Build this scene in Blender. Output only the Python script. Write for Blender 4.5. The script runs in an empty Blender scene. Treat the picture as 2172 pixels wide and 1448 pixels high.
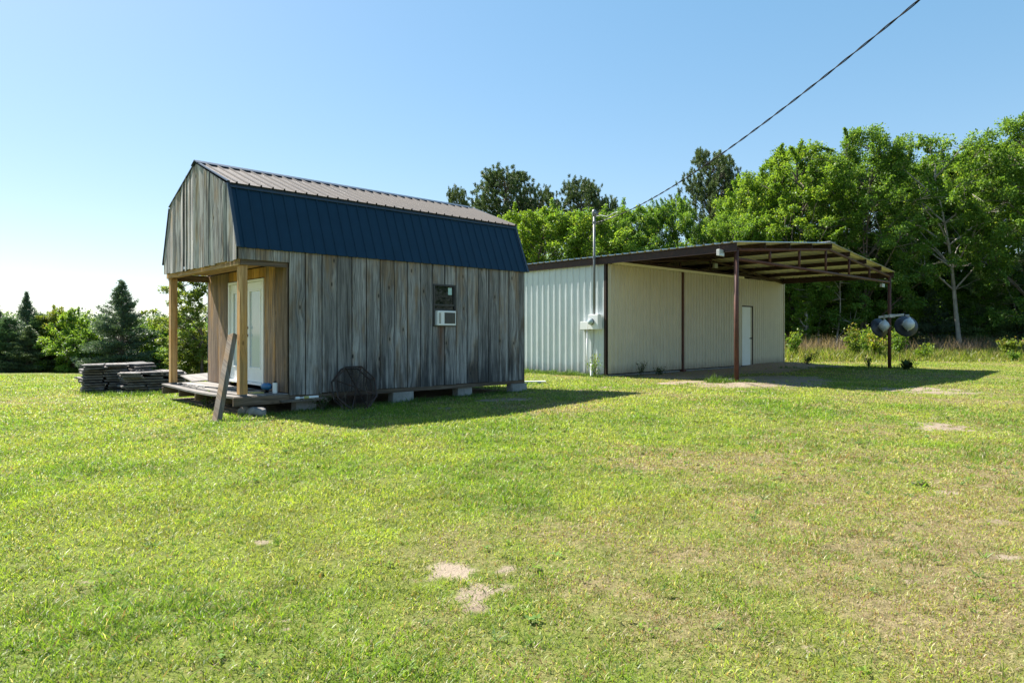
import bpy, math, random
import numpy as np
from mathutils import Vector, Matrix

random.seed(7)
RNG = np.random.default_rng(7)
SC = bpy.context.scene
COL = SC.collection
F = 1409.0; CX = 1086.0; HZ = 707.0; EYE = 1.5      # lens and horizon of the photograph

def spot(px, depth):                                # ground position seen at column px, that far away
    return ((px - CX) / F * depth, depth)
def height_at(py, depth):
    return EYE + (HZ - py) * depth / F

# ------------------------------------------------------------------ numpy value noise
def vnoise(x, y, scale, seed=0):
    x = np.asarray(x, float) / scale + 1000.0; y = np.asarray(y, float) / scale + 1000.0
    xi = np.floor(x).astype(np.int64); yi = np.floor(y).astype(np.int64)
    fx = x - xi; fy = y - yi
    fx = fx * fx * (3 - 2 * fx); fy = fy * fy * (3 - 2 * fy)
    def h(a, b):
        n = (a * 374761393 + b * 668265263 + seed * 974634777) & 0xffffffff
        n = ((n ^ (n >> 13)) * 1274126177) & 0xffffffff
        return ((n ^ (n >> 16)) & 0xffff) / 65535.0
    return (h(xi, yi) * (1 - fx) + h(xi + 1, yi) * fx) * (1 - fy) + (h(xi, yi + 1) * (1 - fx) + h(xi + 1, yi + 1) * fx) * fy
def fbm(x, y, scale, seed=0, oct=3):
    s = 0; a = 1.0; t = 0
    for k in range(oct):
        s = s + a * vnoise(x, y, scale / 2 ** k, seed + k * 17); t += a; a *= .55
    return s / t
def sstep(a, b, x):
    t = np.clip((np.asarray(x, float) - a) / (b - a), 0, 1)
    return t * t * (3 - 2 * t)

# ------------------------------------------------------------------ mesh helpers
class MB:
    def __init__(s): s.v = []; s.f = []; s.r = []
    def add(s, vs, fs, rnd=None):
        o = len(s.v); rnd = random.random() if rnd is None else rnd
        s.v += [tuple(p) for p in vs]; s.r += [rnd] * len(vs)
        s.f += [tuple(i + o for i in q) for q in fs]
    def hexa(s, p, rnd=None):       # 8 corners: bottom loop 0-3, top loop 4-7
        s.add(p, [(3, 2, 1, 0), (4, 5, 6, 7), (0, 1, 5, 4), (1, 2, 6, 5), (2, 3, 7, 6), (3, 0, 4, 7)], rnd)
    def box(s, x0, x1, y0, y1, z0, z1, rnd=None):
        s.hexa([(x0, y0, z0), (x1, y0, z0), (x1, y1, z0), (x0, y1, z0), (x0, y0, z1), (x1, y0, z1), (x1, y1, z1), (x0, y1, z1)], rnd)
    def bar(s, a, b, w, h, up=(0, 0, 1), rnd=None):   # rectangular bar from a to b
        a = Vector(a); b = Vector(b); d = (b - a).normalized(); up = Vector(up)
        sx = d.cross(up)
        if sx.length < 1e-4: sx = d.cross(Vector((1, 0, 0)))
        sx.normalize(); uz = sx.cross(d).normalized()
        p = []
        for c in (a, b):
            for i, j in ((-1, -1), (1, -1), (1, 1), (-1, 1)):
                p.append(c + sx * (i * w / 2) + uz * (j * h / 2))
        s.add(p, [(0, 1, 2, 3), (7, 6, 5, 4), (0, 4, 5, 1), (1, 5, 6, 2), (2, 6, 7, 3), (3, 7, 4, 0)], rnd)
    def tube(s, pts, rad, n=8, rnd=None, cap=True):
        pts = [Vector(p) for p in pts]
        if not hasattr(rad, '__len__'): rad = [rad] * len(pts)
        ref = Vector((.31, .17, 1)); vs = []
        for i, p in enumerate(pts):
            d = (pts[min(i + 1, len(pts) - 1)] - pts[max(i - 1, 0)]).normalized()
            sx = d.cross(ref)
            if sx.length < 1e-3: sx = d.cross(Vector((1, 0, 0)))
            sx.normalize(); sy = d.cross(sx)
            for k in range(n):
                a = 2 * math.pi * k / n
                vs.append(p + (sx * math.cos(a) + sy * math.sin(a)) * rad[i])
        fs = []
        for i in range(len(pts) - 1):
            for k in range(n):
                k2 = (k + 1) % n
                fs.append((i * n + k, i * n + k2, (i + 1) * n + k2, (i + 1) * n + k))
        if cap:
            fs.append(tuple(range(n - 1, -1, -1))); fs.append(tuple((len(pts) - 1) * n + k for k in range(n)))
        s.add(vs, fs, rnd)
    def lathe(s, prof, n=24, m=None, rnd=None):      # prof: (radius, z) pairs, m places it
        vs = []; fs = []
        for r, z in prof:
            for k in range(n):
                a = 2 * math.pi * k / n; p = Vector((r * math.cos(a), r * math.sin(a), z))
                vs.append(m @ p if m else p)
        for i in range(len(prof) - 1):
            for k in range(n):
                k2 = (k + 1) % n
                fs.append((i * n + k, i * n + k2, (i + 1) * n + k2, (i + 1) * n + k))
        s.add(vs, fs, rnd)
    def xform(s, m): s.v = [tuple(m @ Vector(p)) for p in s.v]; return s
    def build(s, name, mat, parent=None, smooth=False, bevel=0):
        me = bpy.data.meshes.new(name); me.from_pydata(s.v, [], s.f); me.update()
        if s.r:
            at = me.attributes.new('rnd', 'FLOAT', 'POINT'); at.data.foreach_set('value', s.r)
        o = bpy.data.objects.new(name, me); COL.objects.link(o)
        if mat: me.materials.append(mat)
        if parent: o.parent = parent
        if smooth:
            for p in me.polygons: p.use_smooth = True
        if bevel:
            b = o.modifiers.new('edge', 'BEVEL'); b.width = bevel; b.segments = 2; b.limit_method = 'ANGLE'
        return o

def np_mesh(name, verts, faces, mat, cols=None, parent=None):
    me = bpy.data.meshes.new(name); k = faces.shape[1]
    me.vertices.add(len(verts)); me.vertices.foreach_set('co', np.ascontiguousarray(verts, np.float32).ravel())
    me.loops.add(faces.size); me.loops.foreach_set('vertex_index', np.ascontiguousarray(faces, np.int32).ravel())
    me.polygons.add(len(faces)); me.polygons.foreach_set('loop_start', np.arange(0, faces.size, k, dtype=np.int32))
    me.update(calc_edges=True)
    if cols is not None:
        at = me.attributes.new('tint', 'FLOAT_COLOR', 'POINT')
        c = np.ones((len(verts), 4), np.float32); c[:, :3] = cols
        at.data.foreach_set('color', c.ravel())
    if mat: me.materials.append(mat)
    o = bpy.data.objects.new(name, me); COL.objects.link(o)
    if parent: o.parent = parent
    return o

def tag(o, label=None, cat=None, group=None, kind=None):
    if label: o['label'] = label
    if cat: o['category'] = cat
    if group: o['group'] = group
    if kind: o['kind'] = kind
    return o
def thing(name, label, cat, loc=(0, 0, 0), rz=0, group=None):
    o = bpy.data.objects.new(name, None); COL.objects.link(o)
    o.location = loc; o.rotation_euler = (0, 0, rz); o.empty_display_size = .2
    return tag(o, label, cat, group)

# ------------------------------------------------------------------ material helpers
class NT:
    def __init__(s, name):
        s.m = bpy.data.materials.new(name); s.m.use_nodes = True
        s.t = s.m.node_tree; s.n = s.t.nodes; s.n.clear()
        s.out = s.n.new('ShaderNodeOutputMaterial')
    def new(s, typ, **kw):
        nd = s.n.new(typ)
        for k, v in kw.items():
            if k.startswith('_'): setattr(nd, k[1:], v)
            else: s.set(nd, k.replace('__', ' '), v)
        return nd
    def set(s, nd, key, v):
        sock = nd.inputs[int(key[1:])] if key[0] == 'i' and key[1:].isdigit() else nd.inputs[key]
        if isinstance(v, bpy.types.NodeSocket): s.t.links.new(v, sock)
        else: sock.default_value = v
    def noise(s, vec, scale, detail=4, rough=.55, dist=0):
        return s.new('ShaderNodeTexNoise', Vector=vec, Scale=scale, Detail=detail, Roughness=rough, Distortion=dist).outputs['Fac']
    def ramp(s, fac, stops, interp='LINEAR'):
        r = s.new('ShaderNodeValToRGB', Fac=fac); cr = r.color_ramp; cr.interpolation = interp
        while len(cr.elements) > 1: cr.elements.remove(cr.elements[-1])
        for i, (p, c) in enumerate(stops):
            e = cr.elements[0] if i == 0 else cr.elements.new(p)
            e.position = p; e.color = (*c, 1) if hasattr(c, '__len__') else (c, c, c, 1)
        return r.outputs['Color']
    def mix(s, fac, a, b, blend='MIX'):
        n = s.n.new('ShaderNodeMix'); n.data_type = 'RGBA'; n.blend_type = blend
        for k, v in ((0, fac), (6, a), (7, b)):
            if isinstance(v, bpy.types.NodeSocket): s.t.links.new(v, n.inputs[k])
            elif hasattr(v, '__len__'): n.inputs[k].default_value = (*v[:3], 1)
            else: n.inputs[k].default_value = v if k == 0 else (v, v, v, 1)
        return n.outputs[2]
    def math(s, op, a, b=0.0, c=None):
        n = s.new('ShaderNodeMath', _operation=op); s.set(n, 'i0', a); s.set(n, 'i1', b)
        if c is not None: s.set(n, 'i2', c)
        return n.outputs[0]
    def mapping(s, vec, scale=(1, 1, 1), loc=(0, 0, 0), rot=(0, 0, 0)):
        return s.new('ShaderNodeMapping', Vector=vec, Scale=scale, Location=loc, Rotation=rot).outputs[0]
    def attr(s, name, out='Fac'):
        n = s.n.new('ShaderNodeAttribute'); n.attribute_name = name; return n.outputs[out]
    def coord(s, k='Object'): return s.n.new('ShaderNodeTexCoord').outputs[k]
    def bump(s, h, strength=.3, dist=.01):
        return s.new('ShaderNodeBump', Height=h, Strength=strength, Distance=dist).outputs[0]
    def pbr(s, color, rough=.6, metal=0.0, spec=.5, normal=None, **kw):
        p = s.n.new('ShaderNodeBsdfPrincipled')
        s.set(p, 'Base Color', (*color, 1) if isinstance(color, tuple) and len(color) == 3 else color)
        s.set(p, 'Roughness', rough); s.set(p, 'Metallic', metal); s.set(p, 'Specular IOR Level', spec)
        if normal is not None: s.set(p, 'Normal', normal)
        for k, v in kw.items(): s.set(p, k.replace('__', ' '), v)
        return p.outputs[0]
    def done(s, sh): s.t.links.new(sh, s.out.inputs[0]); return s.m

def wood(name, pale, brown, dark, axis='z', brown_amt=.5, knots=1.0, stain=0.0, rough=.85, grime=False, streak=.5):
    t = NT(name); rnd = t.attr('rnd'); co = t.coord()
    off = t.new('ShaderNodeCombineXYZ', X=t.math('MULTIPLY', rnd, 31.7), Y=t.math('MULTIPLY', rnd, 57.3), Z=t.math('MULTIPLY', rnd, 83.1)).outputs[0]
    v = t.new('ShaderNodeVectorMath', _operation='ADD', i0=co, i1=off).outputs[0]
    sv = t.new('ShaderNodeSeparateXYZ', Vector=v).outputs
    ia, ib, ic = {'x': (1, 2, 0), 'y': (0, 2, 1), 'z': (0, 1, 2)}[axis]
    across = t.math('ADD', sv[ia], sv[ib]); along = sv[ic]
    # knots bend the grain round them
    kv = t.new('ShaderNodeCombineXYZ', X=t.math('MULTIPLY', across, 3.3), Y=t.math('MULTIPLY', along, 1.25)).outputs[0]
    vo = t.new('ShaderNodeTexVoronoi', _voronoi_dimensions='2D', _feature='F1', Vector=kv, Scale=1.0, Randomness=.95); kd = vo.outputs['Distance']
    pick = t.new('ShaderNodeSeparateColor', Color=vo.outputs['Color']).outputs[0]
    kd = t.math('ADD', kd, t.ramp(pick, [(.30, 0.0), (.34, .6)]))          # only some cells carry a knot
    kin = t.new('ShaderNodeMapRange', i0=kd, i1=.03, i2=.5, i3=1.0, i4=0.0, _interpolation_type='SMOOTHSTEP').outputs[0]
    wav = t.noise(t.new('ShaderNodeCombineXYZ', X=across, Y=t.math('MULTIPLY', along, .5)).outputs[0], 2.2, 2)
    gx_ = t.math('ADD', t.math('ADD', across, t.math('MULTIPLY', kin, .055 * knots)), t.math('MULTIPLY', wav, .05))
    def grain(s_across, s_along, det=4):
        return t.noise(t.new('ShaderNodeCombineXYZ', X=t.math('MULTIPLY', gx_, s_across), Y=t.math('MULTIPLY', along, s_along), Z=t.math('MULTIPLY', rnd, 77.0)).outputs[0], 1.0, det, .6)
    broad = grain(9.0, .55); fine = grain(48.0, 1.3, 5); hair = grain(170.0, 4.0, 2); big = grain(3.6, .8, 3)
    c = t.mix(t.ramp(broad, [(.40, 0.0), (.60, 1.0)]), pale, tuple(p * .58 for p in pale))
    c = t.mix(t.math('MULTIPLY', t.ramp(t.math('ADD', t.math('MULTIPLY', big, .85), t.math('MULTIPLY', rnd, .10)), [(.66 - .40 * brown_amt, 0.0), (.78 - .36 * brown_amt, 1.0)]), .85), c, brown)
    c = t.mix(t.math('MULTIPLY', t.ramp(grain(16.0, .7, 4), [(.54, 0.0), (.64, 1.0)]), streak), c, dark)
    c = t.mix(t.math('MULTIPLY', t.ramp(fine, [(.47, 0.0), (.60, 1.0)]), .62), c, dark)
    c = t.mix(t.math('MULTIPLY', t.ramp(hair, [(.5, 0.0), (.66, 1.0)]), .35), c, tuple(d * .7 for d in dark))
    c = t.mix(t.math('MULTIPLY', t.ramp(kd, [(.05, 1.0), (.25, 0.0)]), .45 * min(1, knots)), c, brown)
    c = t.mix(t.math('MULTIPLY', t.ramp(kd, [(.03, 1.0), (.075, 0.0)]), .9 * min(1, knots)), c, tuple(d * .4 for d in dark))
    c = t.mix(.9, c, t.ramp(rnd, [(0, .74), (1, 1.2)]), 'MULTIPLY')
    if grime:   # dark weather stains running up from the foot
        z = t.new('ShaderNodeSeparateXYZ', Vector=co).outputs
        far_ = t.math('MULTIPLY', z[0], .012)
        foot = t.math('ADD', t.math('SUBTRACT', t.math('ADD', t.math('MULTIPLY', big, .6), t.math('MULTIPLY', broad, .45)), t.math('MULTIPLY', z[2], .13)), far_)
        c = t.mix(t.math('MULTIPLY', t.ramp(foot, [(.43, 0.0), (.58, 1.0)]), .75), c, (.03, .032, .037))
    if stain:   # rust run below the window unit
        xyz = t.new('ShaderNodeSeparateXYZ', Vector=co)
        dx = t.math('ABSOLUTE', t.math('SUBTRACT', t.math('ADD', xyz.outputs[0], t.math('MULTIPLY', t.noise(co, 2.5, 2), .12)), 4.56 + .06))
        inz = t.ramp(t.math('DIVIDE', xyz.outputs[2], 2.0), [(.16, .25), (.55, .75), (.83, 1.0), (.842, 0.0)])
        m = t.math('MULTIPLY', t.ramp(t.math('ADD', dx, t.math('MULTIPLY', fine, .12)), [(.05, 1.0), (.2, 0.0)]), inz)
        c = t.mix(t.math('MULTIPLY', m, .85), c, t.mix(t.ramp(xyz.outputs[2], [(.6, 0.0), (1.0, 1.0)]), (.02, .019, .02), (.13, .055, .02)))
    h = t.math('ADD', fine, t.math('MULTIPLY', hair, .4))
    return t.done(t.pbr(c, rough, 0, .25, t.bump(h, .5, .006)))

def painted(name, col, rough=.45, var=.12, metal=0.0, spec=.5, rust=0.0, scale=2.0, bump=0.0, mud=0.0):
    t = NT(name); co = t.coord()
    n = t.noise(co, scale, 5, .6); n2 = t.noise(t.mapping(co, (1, 1, .12)), 7.0, 4)
    c = t.mix(1.0, col, t.ramp(n, [(.3, 1 - var), (.7, 1 + var)]), 'MULTIPLY')
    c = t.mix(1.0, c, t.ramp(n2, [(.3, 1 - var * .7), (.7, 1 + var * .5)]), 'MULTIPLY')
    if rust:
        c = t.mix(t.math('MULTIPLY', t.ramp(t.noise(co, 9.0, 6, .7), [(.5, 0.0), (.64, 1.0)]), rust), c, (.16, .062, .03))
    if mud:     # rain splash of earth along the foot of the wall, faint water runs above
        z = t.new('ShaderNodeSeparateXYZ', Vector=co).outputs[2]
        m = t.math('SUBTRACT', t.math('ADD', t.math('MULTIPLY', t.noise(co, 3.0, 4), .55), .42), t.math('MULTIPLY', z, 1.1))
        c = t.mix(t.math('MULTIPLY', t.ramp(m, [(.2, 0.0), (.62, 1.0)]), mud), c, (.20, .15, .11))
        c = t.mix(t.math('MULTIPLY', t.ramp(t.noise(t.mapping(co, (1, 1, .05)), 5.0, 3), [(.55, 0.0), (.72, 1.0)]), mud * .35), c, tuple(q * .55 for q in col))
    return t.done(t.pbr(c, t.ramp(n, [(.3, rough * .85), (.7, min(1, rough * 1.15))]), metal, spec,
                        t.bump(t.noise(co, 60.0, 3), bump, .004) if bump else None))

def leafy(name, gain=(1, 1, 1), trans=.45, rough=.5, spec=.25, tgain=(1.5, 1.35, .55)):
    t = NT(name); c = t.attr('tint', 'Color')
    ob = t.n.new('ShaderNodeObjectInfo').outputs['Random']
    c = t.mix(1.0, c, gain, 'MULTIPLY')
    c = t.mix(1.0, c, t.ramp(ob, [(0, (.88, .92, 1.0)), (.5, (1.0, 1.0, .95)), (1, (1.12, 1.05, .85))]), 'MULTIPLY')
    tr = t.new('ShaderNodeBsdfTranslucent', Color=t.mix(1.0, c, tgain, 'MULTIPLY')).outputs[0]
    mx = t.new('ShaderNodeMixShader', i0=trans, i1=t.pbr(c, rough, 0, spec), i2=tr).outputs[0]
    return t.done(mx)

M = {}
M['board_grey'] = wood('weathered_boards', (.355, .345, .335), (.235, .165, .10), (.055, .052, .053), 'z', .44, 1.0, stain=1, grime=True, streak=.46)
M['board_gable'] = wood('lit_gable_boards', (.56, .54, .515), (.33, .235, .135), (.05, .048, .05), 'z', .42, 1.0, streak=.85)  # same weathered boards, grazing sun put into the paler colour
M['board_porch'] = wood('porch_boards', (.34, .245, .175), (.46, .26, .10), (.10, .068, .05), 'z', .45, .7)
M['board_new'] = wood('sheltered_boards', (.60, .36, .14), (.55, .29, .09), (.30, .15, .045), 'z', .6, .6)
M['post_wood'] = wood('post_timber', (.60, .38, .18), (.52, .28, .095), (.24, .125, .045), 'z', .5, .8)
M['beam_y'] = wood('header_timber', (.52, .34, .17), (.46, .26, .10), (.17, .1, .05), 'y', .5, .6)
M['beam_x'] = wood('floor_timber', (.21, .16, .12), (.17, .10, .055), (.06, .045, .035), 'x', .5, .6)
M['deck'] = wood('deck_boards', (.36, .335, .31), (.25, .19, .13), (.10, .09, .085), 'y', .35, .5)
M['slab'] = wood('slab_wood', (.25, .235, .225), (.15, .115, .085), (.07, .062, .06), 'y', .4, .4)
M['plank'] = wood('plank_wood', (.27, .23, .19), (.22, .14, .075), (.085, .065, .05), 'z', .5, .5)
M['blue_metal'] = painted('blue_roof_metal', (.004, .027, .058), .5, .12, 0, .25)
M['dark_trim'] = painted('dark_trim_metal', (.03, .045, .07), .4, .1)
M['glare_metal'] = painted('upper_roof_metal', (.085, .07, .06), .58, .1, 0, .42)  # same metal as the blue slope, sun glare put into its grey brown colour
M['cream_metal'] = painted('cream_wall_metal', (.56, .505, .385), .42, .05, 0, .45, mud=.6)  # cream cladding, the front's beige shade put into the colour
M['lit_cream_metal'] = painted('lit_cream_wall_metal', (.62, .66, .665), .38, .05, 0, .45, mud=.5)  # same cream cladding, whitish blue daylight on the side put into the colour
M['zinc'] = painted('zinc_roof_metal', (.55, .56, .56), .35, .08, .6, .5)
M['liner'] = painted('roof_underside', (.80, .74, .54), .45, .06)
M['rust_steel'] = painted('red_oxide_steel', (.085, .036, .028), .6, .25, 0, .3, .5)
M['dark_steel'] = painted('dark_brown_steel', (.042, .024, .02), .6, .2, 0, .3, .2)
M['white_paint'] = painted('white_paint', (.78, .79, .78), .35, .04)
M['grey_metal'] = painted('grey_box_metal', (.42, .43, .42), .4, .06)
M['galv'] = painted('galvanised_pipe', (.15, .16, .17), .5, .12, .3)
M['concrete'] = painted('concrete', (.27, .265, .25), .9, .22, 0, .2, 0, 5.0, .6)
M['rock'] = painted('rock', (.22, .205, .19), .9, .35, 0, .2, 0, 6.0, .8)
M['black'] = painted('black_plastic', (.012, .012, .013), .4, .1)
M['frame_dark'] = painted('window_frame_metal', (.02, .022, .024), .35, .1)
M['dark_void'] = painted('dark_inner_cladding', (.05, .035, .028), .8, .15, 0, .2)
M['grille'] = painted('grille_grey', (.085, .085, .08), .6, .15, 0, .3)
M['silver'] = painted('lamp_housing_metal', (.52, .56, .60), .4, .1, .1)
M['reflector'] = painted('reflector_blue_black', (.03, .038, .055), .4, .1)
M['wire'] = painted('rusty_wire', (.05, .037, .034), .7, .3, 0, .3, .4)
M['blue_plastic'] = painted('blue_plastic', (.02, .13, .30), .35, .1)
M['yellow'] = painted('yellow_green_sheet', (.40, .37, .13), .7, .12)
M['bark'] = painted('bark', (.15, .125, .10), .9, .35, 0, .2, 0, 3.0, .8)
M['bark_pale'] = painted('pale_bark', (.36, .33, .29), .85, .3, 0, .2, 0, 2.0, .5)
M['cable'] = painted('cable_sheath', (.014, .014, .016), .8, .1, 0, .15)
M['alu_wire'] = painted('bare_cable', (.33, .33, .33), .4, .1, .4)
t = NT('window_glass')
M['glass'] = t.done(t.pbr((.005, .009, .008), .03, 0, .35))
t = NT('door_glass')
M['door_glass'] = t.done(t.pbr((.42, .50, .53), .07, 0, .6))
M['sticker'] = painted('pale_sticker', (.42, .62, .58), .5, .03)
M['leaf'] = leafy('broad_leaves', gain=(1.6, 1.6, 1.65), trans=.5)
M['needle'] = leafy('conifer_leaves', gain=(1.5, 1.5, 1.5), trans=.22, tgain=(1.2, 1.2, .7))
M['blade'] = leafy('grass_blades', trans=.5, rough=.42, spec=.3, tgain=(1.25, 1.3, .6))
M['clover'] = leafy('clover_leaves', trans=.4, rough=.85, spec=.05, tgain=(1.2, 1.25, .6))
# ------------------------------------------------------------------ frames of the two buildings
RZ = math.atan2(.6837, .7298)
AX = Vector((math.cos(RZ), math.sin(RZ), 0)); BX = Vector((-math.sin(RZ), math.cos(RZ), 0))
SHED = Vector((-4.948, 12.0, 0)); BARN = Vector((3.24, 23.0, 0))
def local(o, x, y):                 # world arrays -> building frame
    dx = x - o.x; dy = y - o.y
    return dx * AX.x + dy * AX.y, dx * BX.x + dy * BX.y

# ------------------------------------------------------------------ terrain
def terrain(x, y):
    x = np.asarray(x, float); y = np.asarray(y, float)
    g = lambda cx, cy, s, h: h * np.exp(-.5 * ((x - cx) ** 2 + (y - cy) ** 2) / s ** 2)
    z = -1.28 * sstep(17, 50, y) * sstep(1, -9, x)
    z = z + g(3.6, 14.3, 2.5, .17) + g(-2.3, 9.6, 1.6, .05) + g(6.6, 19.5, .9, .07)
    bx, by = local(BARN, x, y)
    z = z + .13 * np.exp(-.5 * ((by + .35) / .8) ** 2) * sstep(8.2, 11.5, bx) * sstep(15.4, 13.4, bx)
    z = z + .05 * (fbm(x, y, 3.5, 5) - .5) + .02 * (fbm(x, y, .8, 9) - .5)
    z = z - .6 * sstep(70, 400, y)
    return z
def hz(x, y): return float(terrain(x, y))

PATCH = []
def patch(px, py, wpx, hpx, s=1.0):          # bare spots, in ground metres
    d = 1.5 * F / (py - HZ); PATCH.append(((px - CX) / F * d, d, wpx / F * d / 2, hpx * d * d / (1.5 * F) / 2, s))
for a in ((965, 1207, 150, 42, 1), (1035, 1255, 115, 50, 1), (1075, 1205, 70, 26, .6), (2008, 908, 120, 16, 1.4), (1950, 827, 150, 13, 2.0),
          (1075, 853, 90, 9, 1), (1060, 836, 90, 6, .9), (1290, 826, 70, 6, .8), (1240, 836, 70, 6, .7), (2010, 957, 40, 6, .8), (2085, 955, 50, 6, .6), (2010, 1041, 60, 9, 1),
          (2120, 1100, 60, 14, .6), (1880, 980, 30, 6, .6), (560, 1150, 40, 8, .5), (610, 1330, 36, 14, .9), (590, 1310, 60, 12, .4), (1650, 1370, 60, 20, .6), (1720, 1375, 70, 20, .5),
          (1930, 1232, 50, 10, .45), (440, 858, 40, 6, .7), (300, 852, 30, 5, .6), (1570, 838, 90, 5, .6), (1500, 830, 60, 4, .4), (2140, 1180, 50, 12, .5), (180, 1230, 60, 10, .35), (820, 893, 30, 3, .6), (940, 868, 40, 4, .5)):
    patch(*a)
def bare(x, y):
    x = np.asarray(x, float); y = np.asarray(y, float)
    wob = (fbm(x, y, .6, 21, 5) - .5) * 1.6 + (fbm(x, y, .2, 23, 4) - .5) * 2.6
    m = np.zeros_like(x)
    for cx, cy, rx, ry, s in PATCH:
        d = np.sqrt(((x - cx) / rx) ** 2 + ((y - cy) / ry) ** 2)
        m = np.maximum(m, min(1, .62 + .3 * s) * sstep(1.45, .45, d / (.75 + .25 * s) + wob))
    bx, by = local(BARN, x, y)
    w2 = (fbm(x, y, 1.3, 33, 4) - .5) * 2.2
    # worn earth under the open bay in front of the sliding doors
    front = sstep(-3.3, -2.5, by + w2 * .8) * sstep(.3, .05, by) * sstep(.2, 1.6, bx + w2 * .7) * sstep(15.0, 13.4, bx + w2)
    sand = sstep(1.25, .75, np.sqrt(((bx - 1.6) / 3.4) ** 2 + ((by + 5.0 - .12 * (bx - 1.6)) / 1.7) ** 2) + w2 * .28 + (fbm(x, y, .22, 37, 3) - .5) * .5)
    lip = sstep(1.2, .6, np.sqrt(((bx + .7) / 1.3) ** 2 + ((by + 3.5) / .55) ** 2) + w2 * .3)
    sand = np.maximum(sand * .92, lip)
    m = np.maximum(m, np.maximum(front, sand))
    sx, sy = local(SHED, x, y)
    m = np.maximum(m, sstep(-.15, .25, sx) * sstep(7.2, 6.9, sx) * sstep(-.25, .25, sy) * sstep(4.4, 4.1, sy))
    return np.clip(m, 0, 1)
def dryness(x, y):
    d = fbm(x, y, 2.6, 41, 4) * .62 + fbm(x, y, .5, 57, 3) * .38
    d = d + .23 * sstep(-.8, 4.0, x) * sstep(11, 4, y) - .06 * sstep(1, -4, x) - .01
    return np.clip((d - .34) / .36, 0, 1)

def axis_lines(lo, hi, step, far_lo, far_hi):
    a = list(np.arange(lo, hi + 1e-6, step)); s = step; v = lo
    pre = []
    while v > far_lo: s *= 1.22; v -= s; pre.append(v)
    s = step; v = hi; post = []
    while v < far_hi: s *= 1.22; v += s; post.append(v)
    return np.array(pre[::-1] + a + post)
def two(lo, a, b, hi): return np.concatenate([np.arange(lo, a - 1e-6, .14), np.arange(a, b, .05), np.arange(b, hi, .14)])
fx_, fy_ = axis_lines(-20, 26, .14, -1500, 1500), axis_lines(1.0, 36, .14, -400, 3000)
gx = np.concatenate([fx_[fx_ < -20 - 1e-4], two(-20, -5, 6, 26), fx_[fx_ > 26 + 1e-4]]); gy = np.concatenate([fy_[fy_ < 1 - 1e-4], two(1.0, 1.0 + 1e-5, 9, 36), fy_[fy_ > 36 + 1e-4]])
X, Y = np.meshgrid(gx, gy); X = X.ravel(); Y = Y.ravel()
Zt = terrain(X, Y); nx, ny = len(gx), len(gy)
ii = (np.arange(ny - 1)[:, None] * nx + np.arange(nx - 1)[None, :]).ravel()
faces = np.stack([ii, ii + 1, ii + nx + 1, ii + nx], 1)
bmask = bare(X, Y); dmask = dryness(X, Y)
bx, by = local(BARN, X, Y)
red = sstep(-2.6, -1.0, by + (fbm(X, Y, 1.1, 61) - .5) * 2) * sstep(.6, 0, by) * sstep(3, 7, bx) * sstep(17, 14, bx)
t = NT('lawn_soil'); tn = t.attr('tint', 'Color'); sp = t.new('ShaderNodeSeparateColor', Color=tn)
co = t.n.new('ShaderNodeNewGeometry').outputs['Position']
n1 = t.noise(co, 1.6, 5, .6); n2 = t.noise(co, 14.0, 5, .65); n3 = t.noise(co, 70.0, 3, .6)
turf = t.mix(t.ramp(n2, [(.35, 0.0), (.65, 1.0)]), (.095, .12, .024), (.16, .185, .04))
straw = t.mix(t.ramp(n2, [(.35, 0.0), (.65, 1.0)]), (.13, .10, .05), (.24, .185, .105))
turf = t.mix(t.ramp(t.math('ADD', sp.outputs[1], t.math('MULTIPLY', t.math('SUBTRACT', n2, .5), .6)), [(.3, 0.0), (.95, .9)]), turf, straw)
turf = t.mix(t.math('MULTIPLY', t.ramp(n3, [(.5, 0.0), (.68, 1.0)]), .55), turf, (.05, .05, .02))
sand = t.mix(t.ramp(n1, [(.3, 0.0), (.7, 1.0)]), (.20, .155, .11), (.295, .24, .18))
sand = t.mix(t.math('MULTIPLY', t.ramp(n2, [(.52, 0.0), (.7, 1.0)]), .5), sand, (.23, .18, .13))
earth = t.mix(t.ramp(n2, [(.35, 0.0), (.65, 1.0)]), (.26, .18, .13), (.38, .29, .22))
sand = t.mix(sp.outputs[2], sand, earth)
c = t.mix(t.ramp(t.math('ADD', sp.outputs[0], t.math('MULTIPLY', t.math('SUBTRACT', n2, .5), .7)), [(.3, 0.0), (.8, 1.0)]), turf, sand)
lawn_mat = t.done(t.pbr(c, .95, 0, .1, t.bump(t.math('ADD', n2, t.math('MULTIPLY', n3, .5)), .8, .03)))
ground = np_mesh('ground', np.stack([X, Y, Zt], 1), faces, lawn_mat, np.stack([bmask, dmask, red], 1))
tag(ground, kind='structure')

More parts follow.
